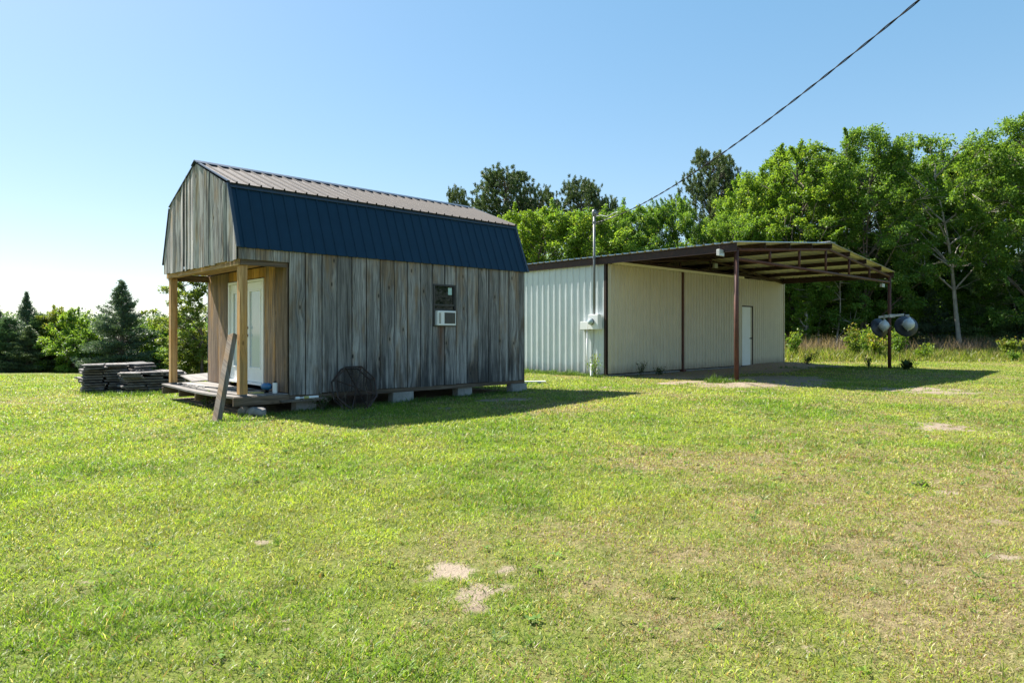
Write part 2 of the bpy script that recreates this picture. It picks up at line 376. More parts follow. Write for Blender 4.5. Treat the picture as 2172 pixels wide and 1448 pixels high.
# ------------------------------------------------------------------ lawn blades
def blades(px, py, h, w, lean, tint, name, mat, zoff=0.0, droop=.5):
    n = len(px); th = RNG.uniform(0, 2 * np.pi, n); ph = RNG.uniform(0, 2 * np.pi, n)
    base = np.stack([px, py, terrain(px, py) + zoff - .004], 1)
    d = np.stack([np.cos(th) * np.sin(lean), np.sin(th) * np.sin(lean), np.cos(lean)], 1)
    l2 = np.clip(lean + droop * RNG.uniform(.3, 1.3, n), 0, 1.9)
    d2 = np.stack([np.cos(th) * np.sin(l2), np.sin(th) * np.sin(l2), np.cos(l2)], 1)
    s = np.stack([np.cos(ph), np.sin(ph), np.zeros(n)], 1) * (w / 2)[:, None]
    mid = base + d * (h * .55)[:, None]; tip = mid + d2 * (h * .5)[:, None]
    V = np.stack([base - s, base + s, mid - s * .8, mid + s * .8, tip], 1).reshape(-1, 3)
    o = np.arange(n)[:, None] * 5
    Fc = np.stack([o + [0, 1, 3], o + [0, 3, 2], o + [2, 3, 4]], 1).reshape(-1, 3)
    C = np.repeat(tint, 5, 0).reshape(n, 5, 3).copy()
    C[:, :2] *= np.array([1.0, .96, .9])
    return np_mesh(name, V, Fc, mat, C.reshape(-1, 3))

def scatter(n_per, y0, y1, wide=.86):
    area = wide * (y1 ** 2 - y0 ** 2) + 2.0 * (y1 - y0); n = int(area * n_per)
    y = np.sqrt(RNG.uniform(y0 ** 2, y1 ** 2, n)); x = RNG.uniform(-1, 1, n) * (wide * y + 1.0)
    return x, y
xs, ys = [], []
for dens, a, b in ((11500, 1.7, 4.2), (9800, 4.2, 6.5), (5600, 6.5, 9.5), (2800, 9.5, 14), (1150, 14, 21), (430, 21, 36)):
    x, y = scatter(dens, a, b); xs.append(x); ys.append(y)
x = np.concatenate(xs); y = np.concatenate(ys)
x2, y2 = x[x < -6], y[x < -6]
x, y = scatter(26, 36, 62, 1.0); k = x < -8; xs.append(x[k]); ys.append(y[k])
x = np.concatenate(xs); y = np.concatenate(ys)
tuft = fbm(x, y, .16, 71, 2); lush = fbm(x, y, 1.2, 77, 3)
b = bare(x, y); dr = dryness(x, y)
bx, by = local(BARN, x, y); sx, sy = local(SHED, x, y)
ok = RNG.uniform(0, 1, len(x)) > np.clip(b * 1.08 - .06 + .95 * (fbm(x, y, .11, 88, 2) - .5), 0, 1) * .985
ok &= ~((bx > -.05) & (bx < 13.8) & (by > -.03))
ok &= ~((sx > .15) & (sx < 7.1) & (sy > .2) & (sy < 4.2))
ok &= RNG.uniform(0, 1, len(x)) < .42 + .75 * sstep(.28, .6, tuft) - .06 * sstep(.5, 1, dr)
x, y, tuft, lush, dr = x[ok], y[ok], tuft[ok], lush[ok], dr[ok]
n = len(x); u = RNG.uniform(0, 1, n); u2 = RNG.uniform(0, 1, n)
far = np.maximum(1, y / 4.5)
h = (.026 + .036 * u ** 1.5 + .042 * sstep(.5, .8, lush) * sstep(.45, .7, tuft)) * (1 - .3 * dr) * np.minimum(far, 2.2) ** .35
w = .0050 * (.6 + .7 * u2) * far ** .80
lean = np.clip(RNG.normal(.92, .36, n), .02, 1.5)
G1 = np.array([.165, .270, .030]); G2 = np.array([.305, .365, .068]); G3 = np.array([.085, .165, .05]); ST = np.array([.42, .375, .235]); BR = np.array([.25, .155, .09])
tint = G2 + (G1 - G2) * (np.clip(sstep(.3, .75, lush) + .3 * (u2 - .5), 0, 1))[:, None]
k = RNG.uniform(0, 1, n) < .16 + .1 * sstep(.5, .8, fbm(x, y, .9, 93, 2)); tint[k] = G3
pst = .11 + .50 * dr ** 1.4; r = RNG.uniform(0, 1, n)
tint[r < pst] = ST; k = r < pst * .36; tint[k] = BR
tint = tint * (.72 + .56 * RNG.uniform(0, 1, n))[:, None]
mot = fbm(x, y, .33, 111, 3) - .5; tint = tint * np.stack([1 + .5 * mot, 1 + .62 * mot, 1 + .2 * mot], 1)
o = blades(x, y, h, w, lean, tint, 'grass', M['blade'])
tag(o, 'short mown lawn grass, yellow green with dry straw patches, over the whole yard', 'grass', kind='stuff')

def coarse_tufts():
    x, y = scatter(9, 1.9, 13); k = (fbm(x, y, 1.5, 131, 3) + RNG.uniform(-.1, .1, len(x)) > .47) & (bare(x, y) < .4); x, y = x[k], y[k]
    m = 16; n = len(x); a = RNG.uniform(0, 6.28, (n, m)); r = RNG.uniform(0, .02, (n, m)); px, py = (x[:, None] + r * np.cos(a)).ravel(), (y[:, None] + r * np.sin(a)).ravel()
    T = np.repeat(np.array([[.17, .29, .05], [.22, .31, .045], [.13, .24, .07]])[RNG.integers(0, 3, n)], m, 0) * RNG.uniform(.75, 1.25, n * m)[:, None]
    f_ = np.maximum(1, py / 4.5)
    tag(blades(px, py, np.repeat(RNG.uniform(.05, .11, n), m) * RNG.uniform(.6, 1.1, n * m), .0055 * f_ ** .7, np.clip(RNG.normal(1.0, .3, n * m), .1, 1.5), T, 'coarse_grass', M['blade'], droop=.45),
        'coarser star shaped grass tufts scattered through the near lawn', 'grass', kind='stuff')
coarse_tufts()
# ranker tufts where the mower does not reach
def rank_grass(spots, name, label, tint, cat='grass'):
    xs, ys, hs = [], [], []
    for cx, cy, r, n_, hh in spots:
        a = RNG.uniform(0, 2 * np.pi, n_); q = r * np.sqrt(RNG.uniform(0, 1, n_))
        xs.append(cx + q * np.cos(a)); ys.append(cy + q * np.sin(a)); hs.append(hh * (1.15 - .7 * q / r) * RNG.uniform(.5, 1.15, n_))
    x = np.concatenate(xs); y = np.concatenate(ys); h = np.concatenate(hs); n_ = len(x)
    t_ = np.array(tint) * RNG.uniform(.6, 1.35, n_)[:, None]
    d = np.maximum(y, 4)
    o = blades(x, y, h, .0042 * (d / 4.5) ** .75, np.clip(RNG.normal(.35, .25, n_), 0, 1.2), t_, name, M['blade'], droop=.7)
    return tag(o, label, cat, kind='stuff')
edge = []
for i in range(26):
    tt = 4.04 * i / 25; p = BARN + BX * (tt + .1) - AX * random.uniform(.1, .5); edge.append((p.x, p.y, .35, 150, random.uniform(.12, .3)))
for i in range(40):
    tt = 7.1 * i / 39; p = SHED + AX * (tt + .1) - BX * random.uniform(-.1, .25); edge.append((p.x, p.y, .3, 90, random.uniform(.06, .16)))
P1 = BARN - BX * 4.78 + AX * .12; P2 = BARN - BX * 4.78 + AX * 13.35
for k_ in range(6): edge.append((P1.x + random.uniform(-.7, .5), P1.y + random.uniform(-.4, .3), .32, 190, random.uniform(.14, .3)))
for k_ in range(12): edge.append((P2.x + random.uniform(-4.5, 1.0), P2.y + random.uniform(-.4, .4) - .0, .5, 70, random.uniform(.15, .35)))
for px, py in ((300, 838), (215, 836), (190, 832), (345, 836), (270, 840), (330, 838), (240, 838)):
    d = 1.5 * F / (py - HZ); edge.append(((px - CX) / F * d, d, .45, 160, .16))
rank_grass(edge, 'rank_grass', 'longer unmown grass along walls, posts and wood stacks', (.10, .165, .028))

# tall weeds between the lawn and the woods
n = 42000; y = RNG.uniform(34.2, 48.5, n); x = RNG.uniform(9, 50, n)
edge_y = 34.6 + 1.0 * (fbm(x, x * 0, 3.0, 3) - .5) * 2
k = y > edge_y; x, y = x[k], y[k]; n = len(x)
hgt = (.22 + .5 * sstep(34.5, 39, y)) * RNG.uniform(.45, 1.1, n) * (.55 + .8 * fbm(x, y, 1.7, 12))
tint = np.where(RNG.uniform(0, 1, n)[:, None] < .26, np.array([.27, .24, .12]), np.array([.15, .20, .035])) * RNG.uniform(.65, 1.25, n)[:, None]
o = blades(x, y, hgt, RNG.uniform(.02, .05, n), np.clip(RNG.normal(.3, .2, n), 0, 1), tint, 'tall_grass', M['blade'], droop=.5)
tag(o, 'knee high yellow green weeds between the lawn and the woods', 'tall grass', kind='stuff')
n = 2600; x = np.concatenate([RNG.normal(spot(1750, 44)[0], 2.0, n // 2), RNG.normal(spot(2040, 44)[0], 2.4, n // 2)]); y = RNG.uniform(42, 46, n)
tint = np.array([.27, .20, .155]) * RNG.uniform(.6, 1.2, n)[:, None]
o = blades(x, y, RNG.uniform(.6, 1.55, n), RNG.uniform(.018, .035, n), np.clip(RNG.normal(.2, .2, n), 0, 1), tint, 'dry_stalks', M['blade'], droop=.35)
tag(o, 'dead brown weed stalks standing in clumps before the woods', 'dry stalks', kind='stuff')

n = 16000; x = RNG.uniform(-48, -12, n); y = 49.2 + RNG.normal(0, 1.0, n) + .6 * np.sin(x * .7)
tint = np.where(RNG.uniform(0, 1, n)[:, None] < .3, np.array([.24, .21, .11]), np.array([.12, .17, .04])) * RNG.uniform(.6, 1.2, n)[:, None]
o = blades(x, y, RNG.uniform(.12, .55, n) * (.5 + fbm(x, y, 1.5, 18)), RNG.uniform(.025, .06, n), np.clip(RNG.normal(.35, .25, n), 0, 1.1), tint, 'field_margin', M['blade'], droop=.6)
tag(o, 'rough unmown grass at the foot of the left hedgerow', 'rough grass', kind='stuff')
# ------------------------------------------------------------------ the gambrel shed (x along its length, y across, z up)
shed = thing('wooden_shed', 'weathered grey board shed with blue metal barn roof and small front porch', 'shed', SHED, RZ)
LEN, WID, PX = 7.21, 4.32, .95
KN, RIDGE, KZ, EZ = .42, 4.97, 4.27, 3.07
def gtop(y):
    y = min(max(y, 0), WID); yy = min(y, WID - y)
    if yy < KN: return EZ + (KZ - EZ) * yy / KN
    return KZ + (RIDGE - KZ) * (yy - KN) / (WID / 2 - KN)

R = random.Random(3)
# long side: vertical boards with dark gaps, cut round the window
mb = MB(); x = PX; widths = []
WX0, WX1, WZ0, WZ1 = 4.33, 4.97, 1.655, 2.615
edges = [PX, 1.282, 1.628, 1.955, 2.29, 2.63, 2.95, 3.30, 3.64, 3.985, 4.325, 4.655, 4.985, 5.32, 5.66, 5.99, 6.33, 6.66, 7.0, LEN]
for i in range(len(edges) - 1):
    a, b = edges[i] + .0115, edges[i + 1] - .0115
    y0 = -.022 + R.uniform(-.006, .006); y1 = y0 + R.uniform(-.005, .005); zb = .325 + R.uniform(-.012, .012)
    def piece(z0, z1, rn):
        mb.hexa([(a, y0, z0), (b, y1, z0), (b, .006, z0), (a, .006, z0), (a, y0, z1), (b, y1, z1), (b, .006, z1), (a, .006, z1)], rn)
    rn = R.random()
    if a > WX0 - .05 and b < WX1 + .05:
        piece(zb, WZ0, rn); piece(WZ1, EZ + .02, R.random())
    else: piece(zb, EZ + .02, rn)
for a, b in ((0.0, .305), (.312, .635), (.642, PX - .006)):   # short boards over the porch
    mb.box(a, b, -.026, .0, 2.845 + R.uniform(-.006, .006), EZ + .01, R.random())
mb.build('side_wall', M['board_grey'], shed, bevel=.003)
mb = MB()
mb.box(PX + .02, LEN - .02, .008, .05, .27, WZ0 - .004); mb.box(PX + .02, LEN - .02, .008, .05, WZ1 + .004, EZ + .1)
mb.box(PX + .02, WX0 + .002, .008, .05, WZ0 - .004, WZ1 + .004); mb.box(WX1 - .002, LEN - .02, .008, .05, WZ0 - .004, WZ1 + .004)
mb.build('wall_backing', M['dark_void'], shed)
# front gable boards, each slightly cupped or turned
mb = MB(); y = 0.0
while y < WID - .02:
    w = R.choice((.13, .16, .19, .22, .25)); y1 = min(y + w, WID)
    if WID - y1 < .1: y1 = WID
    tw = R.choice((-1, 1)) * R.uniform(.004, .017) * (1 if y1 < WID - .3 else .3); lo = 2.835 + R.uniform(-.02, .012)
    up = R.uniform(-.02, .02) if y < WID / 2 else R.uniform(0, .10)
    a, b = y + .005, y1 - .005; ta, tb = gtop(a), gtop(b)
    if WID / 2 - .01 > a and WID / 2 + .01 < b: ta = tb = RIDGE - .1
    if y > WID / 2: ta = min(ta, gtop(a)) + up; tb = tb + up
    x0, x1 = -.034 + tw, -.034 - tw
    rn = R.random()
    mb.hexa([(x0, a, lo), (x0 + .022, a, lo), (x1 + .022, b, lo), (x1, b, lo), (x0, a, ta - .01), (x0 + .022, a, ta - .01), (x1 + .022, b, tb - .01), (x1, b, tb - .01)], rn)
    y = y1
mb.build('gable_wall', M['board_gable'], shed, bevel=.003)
# rear wall and far side
mb = MB(); y = 0.0
while y < WID - .02:
    y1 = min(y + .3, WID)
    mb.hexa([(LEN - .02, y + .004, .32), (LEN, y + .004, .32), (LEN, y1 - .004, .32), (LEN - .02, y1 - .004, .32),
             (LEN - .02, y + .004, gtop(y) - .02), (LEN, y + .004, gtop(y) - .02), (LEN, y1 - .004, gtop(y1) - .02), (LEN - .02, y1 - .004, gtop(y1) - .02)], R.random())
    y = y1
mb.build('rear_wall', M['board_grey'], shed)
mb = MB(); mb.box(PX, LEN - .03, WID - .03, WID, .32, EZ + .02); mb.build('far_wall', M['blue_metal'], shed)
mb = MB(); mb.box(PX - .02, PX + .05, WID + .002, WID + .03, .32, 2.9); mb.build('corner_trim', M['blue_metal'], shed)
# porch end wall with double door opening
DY0, DY1, DZ0, DZ1 = 1.08, 2.98, .44, 2.62
mb = MB(); y = .03; es = [.03, .30, .56, .83, 1.075]
for a, b in zip(es[:-1], es[1:]):
    d = R.uniform(-.008, .008); mb.box(PX - .024 + d, PX, a + .004, b - .004, .37, 2.84, R.random())
mb.build('porch_wall', M['board_porch'], shed, bevel=.003); mb = MB()
es = [2.985, 3.30, 3.62, 3.95, 4.30]
for a, b in zip(es[:-1], es[1:]):
    d = R.uniform(-.008, .008); mb.box(PX - .024 + d, PX, a + .004, b - .004, .37, 2.84, R.random())
mb.build('porch_wall', M['board_porch'], shed, bevel=.003)
mb = MB(); y = DY0
while y < DY1 - .02:
    y1 = min(y + .27, DY1); mb.box(PX - .022, PX, y + .004, y1 - .004, DZ1 + .02, 2.84, R.random()); y = y1
mb.build('transom_boards', M['board_new'], shed)
mb = MB(); mb.box(PX + .003, PX + .03, .05, DY0 - .01, .30, 3.05); mb.box(PX + .003, PX + .03, DY1 + .01, WID - .05, .30, 3.05); mb.box(PX + .003, PX + .03, DY0 - .01, DY1 + .01, DZ1 + .02, 3.05)
mb.build('end_backing', M['dark_void'], shed)
# porch ceiling, header beams, posts
mb = MB(); x = .02
while x < PX - .05:
    mb.box(x, x + .17, .05, WID - .05, 2.86, 2.88, R.random()); x += .176
mb.build('porch_ceiling', M['beam_y'], shed)
for q in ((.01, .05, 2.74, 2.855), (.15, .19, 2.76, 2.857)):
    mb = MB(); mb.box(q[0], q[1], .03, WID - .03, q[2], q[3]); mb.build('header_beam', M['beam_y'], shed, bevel=.004)
for q in ((.012, .05, 2.75), (WID - .05, WID - .012, 2.70)):
    mb = MB(); mb.box(.052, PX - .03, q[0], q[1], q[2], 2.856); mb.build('side_beam', M['beam_x'], shed, bevel=.004)
for yy in (.055, WID - .20):
    mb = MB(); mb.box(.052, .145 + .05, yy, yy + .145, .385, 2.745, R.random()); p = mb.build('porch_post', M['post_wood'], shed, bevel=.006)
    mb = MB(); mb.box(.06, .19, yy + .012, yy + .135, .362, .384); mb.build('post_base', M['galv'], p)
# deck
mb = MB(); x = -.07
for w in (.2, .2, .2, .2, .22):
    sag = R.uniform(-.004, .004)
    n = 8
    for q in range(n):          # front board warps down in the middle
        ya, yb = .0 + (WID + .05) * q / n, (WID + .05) * (q + 1) / n
        f = lambda v: (-.035 * math.sin(math.pi * v / WID) if x < .1 else -.008 * math.sin(math.pi * v / WID)) + sag
        if q == 0: rn = R.random()
        mb.hexa([(x, ya, .325 + f(ya)), (x + w - .008, ya, .325 + f(ya)), (x + w - .008, yb, .325 + f(yb)), (x, yb, .325 + f(yb)),
                 (x, ya, .36 + f(ya)), (x + w - .008, ya, .36 + f(ya)), (x + w - .008, yb, .36 + f(yb)), (x, yb, .36 + f(yb))], rn)
    x += w
mb.build('porch_deck', M['deck'], shed)
for yy, x0 in ((4.20, -.10), (3.15, -.06), (2.05, -.08), (1.0, .1)):
    mb = MB(); mb.box(x0, 2.2, yy, yy + .045, .14, .286); mb.build('deck_joist', M['beam_x'], shed, bevel=.004)
mb = MB(); mb.box(-.10, PX + .0, -.045, -.003, .185, .345); mb.build('rim_beam', M['beam_x'], shed, bevel=.004)
mb = MB(); mb.box(PX + .02, LEN, -.012, .03, .235, .318); mb.box(PX + .3, LEN - .05, .6, .75, .19, .235); mb.box(PX + .3, LEN - .05, 3.5, 3.65, .19, .235)
mb.build('floor_skid', M['beam_x'], shed)
mb = MB(); mb.box(PX + .02, LEN - .02, .032, WID - .04, .24, .315); mb.build('floor', M['dark_void'], shed)
# double door
jam = MB(); jam.box(PX - .045, PX + .06, DY0, DY0 + .045, DZ0, DZ1); jam.box(PX - .045, PX + .06, DY1 - .045, DY1, DZ0, DZ1); jam.box(PX - .045, PX + .06, DY0 + .045, DY1 - .045, DZ1 - .05, DZ1)
jam.box(PX - .06, PX + .06, DY0 + .045, DY1 - .045, DZ0, DZ0 + .05); jam.build('door_frame', M['white_paint'], shed, bevel=.003)
mid = (DY0 + DY1) / 2
for a, b in ((DY0 + .05, mid - .004), (mid + .004, DY1 - .05)):
    mb = MB(); z0, z1 = DZ0 + .055, DZ1 - .055; s = .15
    mb.box(PX - .005, PX + .035, a, a + s, z0, z1); mb.box(PX - .005, PX + .035, b - s, b, z0, z1)
    mb.box(PX - .005, PX + .035, a + s, b - s, z0, z0 + .27); mb.box(PX - .005, PX + .035, a + s, b - s, z1 - .16, z1)
    for (q0, q1, r0, r1) in ((a + s, a + s + .028, z0 + .27, z1 - .16), (b - s - .028, b - s, z0 + .27, z1 - .16), (a + s + .028, b - s - .028, z0 + .27, z0 + .298), (a + s + .028, b - s - .028, z1 - .188, z1 - .16)):
        mb.box(PX - .016, PX + .01, q0, q1, r0, r1)
    d = mb.build('door', M['white_paint'], shed, bevel=.004)
    mb = MB(); mb.box(PX + .008, PX + .02, a + s, b - s, z0 + .27, z1 - .16); mb.build('glass_pane', M['door_glass'], d)
    if a < mid - .5:
        for zz in (1.46, 1.62):
            mb = MB(); mb.lathe([(.0, 0), (.028, 0), (.03, .012), (.012, .016), (.012, .045), (.028, .05), (.03, .07), (.0, .078)], 14,
                     Matrix.Translation((PX - .005, b - .06, zz)) @ Matrix.Rotation(-math.pi / 2, 4, 'Y'))
            mb.build('handle', M['black'], d, smooth=True)
# window
mb = MB(); f = .035
a0, a1, b0, b1 = WX0, WX1, WZ0, WZ1
mb.box(a0, a0 + f, -.03, .04, b0, b1); mb.box(a1 - f, a1, -.03, .04, b0, b1); mb.box(a0 + f, a1 - f, -.03, .04, b1 - f, b1); mb.box(a0 + f, a1 - f, -.03, .04, b0, b0 + .025)
mb.box(a0 + f, a1 - f, -.018, .035, 2.125, 2.165); mb.box(a0 + f, a1 - f, -.005, .045, 2.025, 2.062)
mb.box(a0 + f, a0 + f + .02, -.02, .02, 2.165, b1 - f); mb.box(a1 - f - .02, a1 - f, -.02, .02, 2.165, b1 - f)
win = mb.build('window', M['frame_dark'], shed, bevel=.002)
mb = MB(); mb.box(a0 + f, a1 - f, .004, .012, 2.062, b1 - f); mb.build('glass_pane', M['glass'], win)
mb = MB(); mb.box(4.77, 4.875, -.001, .0025, 2.385, 2.545); mb.build('sticker', M['sticker'], win)

# roof: ribbed sheets along x
def ribbed(n, p0, u, v, nrm, pitch, rib, h, thick=.012):
    """sheet with raised ribs: n ribs along u direction, each running along v"""
    mb = MB(); prof = []; tot = u.length; ud = u.normalized(); s = 0.0
    while s < tot - 1e-6:
        for q, hh in ((0, 0), (.5 - rib, 0), (.5 - rib * .5, h), (.5 + rib * .5, h), (.5 + rib, 0)):
            if s + q * pitch <= tot: prof.append((s + q * pitch, hh))
        s += pitch
    prof.append((tot, 0))
    vs = []
    for s, hh in prof: vs.append(p0 + ud * s + nrm * hh)
    for s, hh in prof: vs.append(p0 + ud * s + nrm * hh + v)
    k = len(prof); fs = [(i, i + 1, k + i + 1, k + i) for i in range(k - 1)]
    back = len(vs); vs += [q - nrm * thick for q in vs]
    fs += [(back + i, back + k + i, back + k + i + 1, back + i + 1) for i in range(k - 1)]
    fs += [(i + 1, i, back + i, back + i + 1) for i in range(k - 1)] + [(k + i, k + i + 1, back + k + i + 1, back + k + i) for i in range(k - 1)]
    fs += [(0, k, back + k, back), (2 * k - 1, k - 1, back + k - 1, back + 2 * k - 1)]
    mb.add(vs, fs); return mb
X0, RL = -.012, LEN + .07
for side in (0, 1):
    def pt(x, y, z): return Vector((x, y if side == 0 else WID - y, z))
    lo, kn, rd = pt(X0, -.07, EZ - .015), pt(X0, KN - .01, KZ + .01), pt(X0, WID / 2, RIDGE + .02)
    u = Vector((RL, 0, 0))
    for nm, a, b, m in (('lower_roof', lo, kn, M['blue_metal']), ('upper_roof', None, rd, M['glare_metal'])):
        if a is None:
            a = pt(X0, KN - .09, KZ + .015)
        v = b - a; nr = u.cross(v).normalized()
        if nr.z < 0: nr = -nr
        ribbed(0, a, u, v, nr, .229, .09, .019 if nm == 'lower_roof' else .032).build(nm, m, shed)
    d1 = (kn - lo).normalized()
    mb = MB()
    q = kn - d1 * .05; out = Vector((0, -1 if side == 0 else 1, .35)).normalized()
    mb.bar(q + out * .022, q + out * .022 + u, .02, .09, d1); mb.build('knee_trim', M['dark_trim'], shed)
    rl = pt(X0, KN - .03, KZ + .045)
    for a_, b_, w_, up_ in ((lo + out * .012 + Vector((-.012, 0, 0)), kn + out * .012 + Vector((-.012, 0, 0)), .06, out), (lo + out * .012 + u, kn + out * .012 + u, .06, out),
                            (rl + Vector((-.016, 0, 0)), rd + Vector((-.016, 0, .02)), .05, (0, 0, 1)), (rl + u, rd + u + Vector((0, 0, .02)), .06, (0, 0, 1))):
        mb = MB(); mb.bar(a_, b_, w_, .02, up_); mb.build('rake_trim', M['dark_trim'], shed)
mb = MB(); a = X0 - .06; b = RL - .14
for s in (-1, 1):
    yb, zb = WID / 2 + s * .19, RIDGE + .045 - .19 * (RIDGE - KZ) / (WID / 2 - KN)
    mb.hexa([(a, WID / 2, RIDGE + .05), (b, WID / 2, RIDGE + .05), (b, yb, zb), (a, yb, zb), (a, WID / 2, RIDGE + .066), (b, WID / 2, RIDGE + .066), (b, yb, zb + .016), (a, yb, zb + .016)])
mb.build('ridge_cap', M['dark_trim'], shed)

# things on and round the shed --------------------------------------------------------------
def at_shed(x, y, z=0): p = SHED + AX * x + BX * y; return (p.x, p.y, z)
# air conditioner in the window
ac = thing('air_conditioner', 'white window air conditioner with grey grille under the shed window pane', 'air conditioner', at_shed(4.66, 0, 1.68), RZ)
w, h = .265, .335
mb = MB(); mb.box(-w, w, -.10, .25, .0, h); mb.build('casing', M['white_paint'], ac, bevel=.012)
mb = MB(); mb.box(-.07, w - .03, -.106, -.098, .045, h - .04); 
g = mb.build('grille', M['grille'], ac)
mb = MB()
for i in range(14): zz = .055 + i * .0178; mb.box(-.066, w - .034, -.110, -.105, zz, zz + .006)
mb.build('grille_bars', M['grille'], g)
mb = MB()
for i in range(11): zz = .05 + i * .022; mb.box(-w + .035, -w + .095, -.104, -.099, zz, zz + .011)
mb.build('louvre', M['grille'], ac)
# concrete blocks under the long side
def block(x, y, wx, wy, h, label, nm='concrete_block'):
    mb = MB()
    ww = .035
    mb.box(-wx / 2, wx / 2, -wy / 2, -wy / 2 + ww, -.12, h); mb.box(-wx / 2, wx / 2, wy / 2 - ww, wy / 2, -.12, h)
    for q in (-1, 0, 1):
        c_ = q * (wx / 2 - ww / 2); mb.box(c_ - ww / 2, c_ + ww / 2, -wy / 2 + ww, wy / 2 - ww, -.12, h - .001)
    mb.box(-wx / 2 + ww, wx / 2 - ww, -wy / 2 + ww, wy / 2 - ww, -.12, h - .012)
    p = at_shed(x, y); o = mb.build(nm, M['concrete'], bevel=.008)
    z = hz(p[0], p[1]); o.location = (p[0], p[1], z); o.rotation_euler = (0, 0, RZ + R.uniform(-.05, .05))
    return tag(o, label, 'concrete block', 'blocks carrying the shed'), z
for x, y, wx, lab in ((1.32, .12, .42, 'concrete block under the shed near its porch, below the white tube'), (3.55, .10, .52, 'concrete block under the middle of the shed, second from the wire cage'),
                      (5.30, .14, .42, 'concrete block under the shed below the window unit'), (7.0, .06, .52, 'large concrete block under the far corner of the shed')):
    p = at_shed(x, y); block(x, y, wx, .22, .235 - hz(p[0], p[1]), lab)
def rock(px, d, r, zs, label, z=None, seed=1):
    import bmesh
    bm = bmesh.new(); bmesh.ops.create_icosphere(bm, subdivisions=3, radius=1.0); rr = random.Random(seed)
    pl = [Vector((rr.gauss(0, 1), rr.gauss(0, 1), rr.gauss(0, 1))).normalized() for _ in range(14)]
    for v in bm.verts:
        n = v.co.normalized(); k = 1.0
        for q in pl:
            dd = n.dot(q)
            if dd > .1: k = min(k, (.72 + .18 * ((pl.index(q) * 37) % 10) / 10) / dd)
        v.co = Vector((n.x * k * r[0], n.y * k * r[1], n.z * k * r[2]))
    me = bpy.data.meshes.new('rock'); bm.to_mesh(me); bm.free(); me.materials.append(M['rock'])
    o = bpy.data.objects.new('rock', me); COL.objects.link(o); x, y = spot(px, d)
    o.location = (x, y, (hz(x, y) if z is None else z) + zs); o.rotation_euler = (0, 0, seed * .7)
    return tag(o, label, 'rock')
rock(546, 12.05, (.21, .16, .14), .06, 'grey angular rock lying in front of the porch rim beam', seed=4)
rock(520, 12.35, (.17, .14, .12), .05, 'smaller shaded rock half under the porch deck', seed=9)
# leaning timber
mb = MB(); b0 = Vector((spot(459, 11.32)[0], 11.32, -.02)); b1 = Vector((-5.075, 12.07, 1.475))
mb.bar(b0, b1, .16, .09, (-.55, -.83, .2)); m_ = mb
o = mb.build('timber', M['plank'], bevel=.005); tag(o, 'old grey brown timber leaning against the front porch post', 'timber')
# loose timber under the deck end, with the white tube on it
p = at_shed(1.25, -.05, .205); o = thing('ledge_board', 'short grey board on a concrete block beside the porch rim beam', 'board', p, RZ)
mb = MB(); mb.box(-.5, .42, -.12, .08, 0, .035); mb.build('board', M['plank'], o)
p = at_shed(1.28, -.11, .24); o = thing('caulk_tube', 'white plastic tube with a yellow band lying on the ledge board below the wall', 'tube', (p[0], p[1], p[2] + .03), RZ)
rot = Matrix.Rotation(math.pi / 2, 4, 'Y')
mb = MB(); mb.lathe([(0, -.08), (.026, -.08), (.026, .22), (0, .22)], 14, rot); mb.build('tube_body', M['white_paint'], o, smooth=False)
mb = MB(); mb.lathe([(.0265, -.08), (.0275, -.08), (.0275, .02), (.0265, .02)], 14, rot); mb.build('yellow_band', M['yellow'], o)
mb = MB(); mb.lathe([(0, -.24), (.026, -.24), (.028, -.17), (.012, -.16), (.01, -.08)], 14, rot); mb.build('cap', M['white_paint'], o)
# things on the deck
DZ = .36
p = at_shed(.72, .44, DZ); o = thing('drill', 'small blue and black power tool standing on the porch deck by the white bottle', 'power tool', p, RZ + .5)
mb = MB(); mb.lathe([(0, -.11), (.05, -.11), (.068, -.06), (.068, .05), (.045, .09), (.02, .11), (0, .12)], 16, Matrix.Translation((0, 0, .12)) @ Matrix.Rotation(math.pi / 2, 4, 'X')); mb.build('motor_body', M['blue_plastic'], o, smooth=True)
mb = MB(); mb.bar((0, .02, .1), (0, .06, .0), .06, .06, (1, 0, 0)); mb.box(-.05, .05, .0, .11, 0, .05); mb.build('handle', M['black'], o, bevel=.008)
mb = MB(); mb.lathe([(0, 0), (.035, 0), (.03, .05), (.012, .07), (.0, .1)], 14, Matrix.Translation((0, -.12, .12)) @ Matrix.Rotation(math.pi / 2, 4, 'X')); mb.build('chuck', M['black'], o, smooth=True)
p = at_shed(.78, .22, DZ); o = thing('bottle', 'white cylindrical bottle with black cap standing on the porch deck', 'bottle', p, RZ)
mb = MB(); mb.lathe([(0, 0), (.042, 0), (.044, .01), (.044, .19), (.036, .2), (0, .2)], 18); mb.build('bottle_body', M['white_paint'], o, smooth=False)
mb = MB(); mb.lathe([(.03, .2), (.03, .225), (.02, .235), (0, .235)], 16); mb.build('cap', M['black'], o)
p = at_shed(.52, .5, DZ + .002)
mb = MB(); mb.hexa([(-.1, -.17, 0), (.1, -.16, 0), (.12, .15, 0), (-.09, .16, 0), (-.1, -.17, .012), (.1, -.16, .02), (.12, .15, .012), (-.09, .16, .014)])
o = mb.build('packet', M['yellow']); o.location = p; o.rotation_euler = (0, 0, RZ); tag(o, 'flat yellow green packet lying on the porch deck', 'packet')
mb = MB(); mb.box(-.17, .17, -.5, .5, 0, .014); o = mb.build('doormat', M['grille'], bevel=.004); o.location = at_shed(.66, 1.75, DZ + .003); o.rotation_euler = (0, 0, RZ); tag(o, 'dark thin doormat on the porch deck before the double door', 'doormat')
mb = MB(); pts = []
for i in range(40): pts.append((.18 + .05 * math.sin(i * .7) + .03 * math.sin(i * 1.9), 2.4 + i * .042, .012))
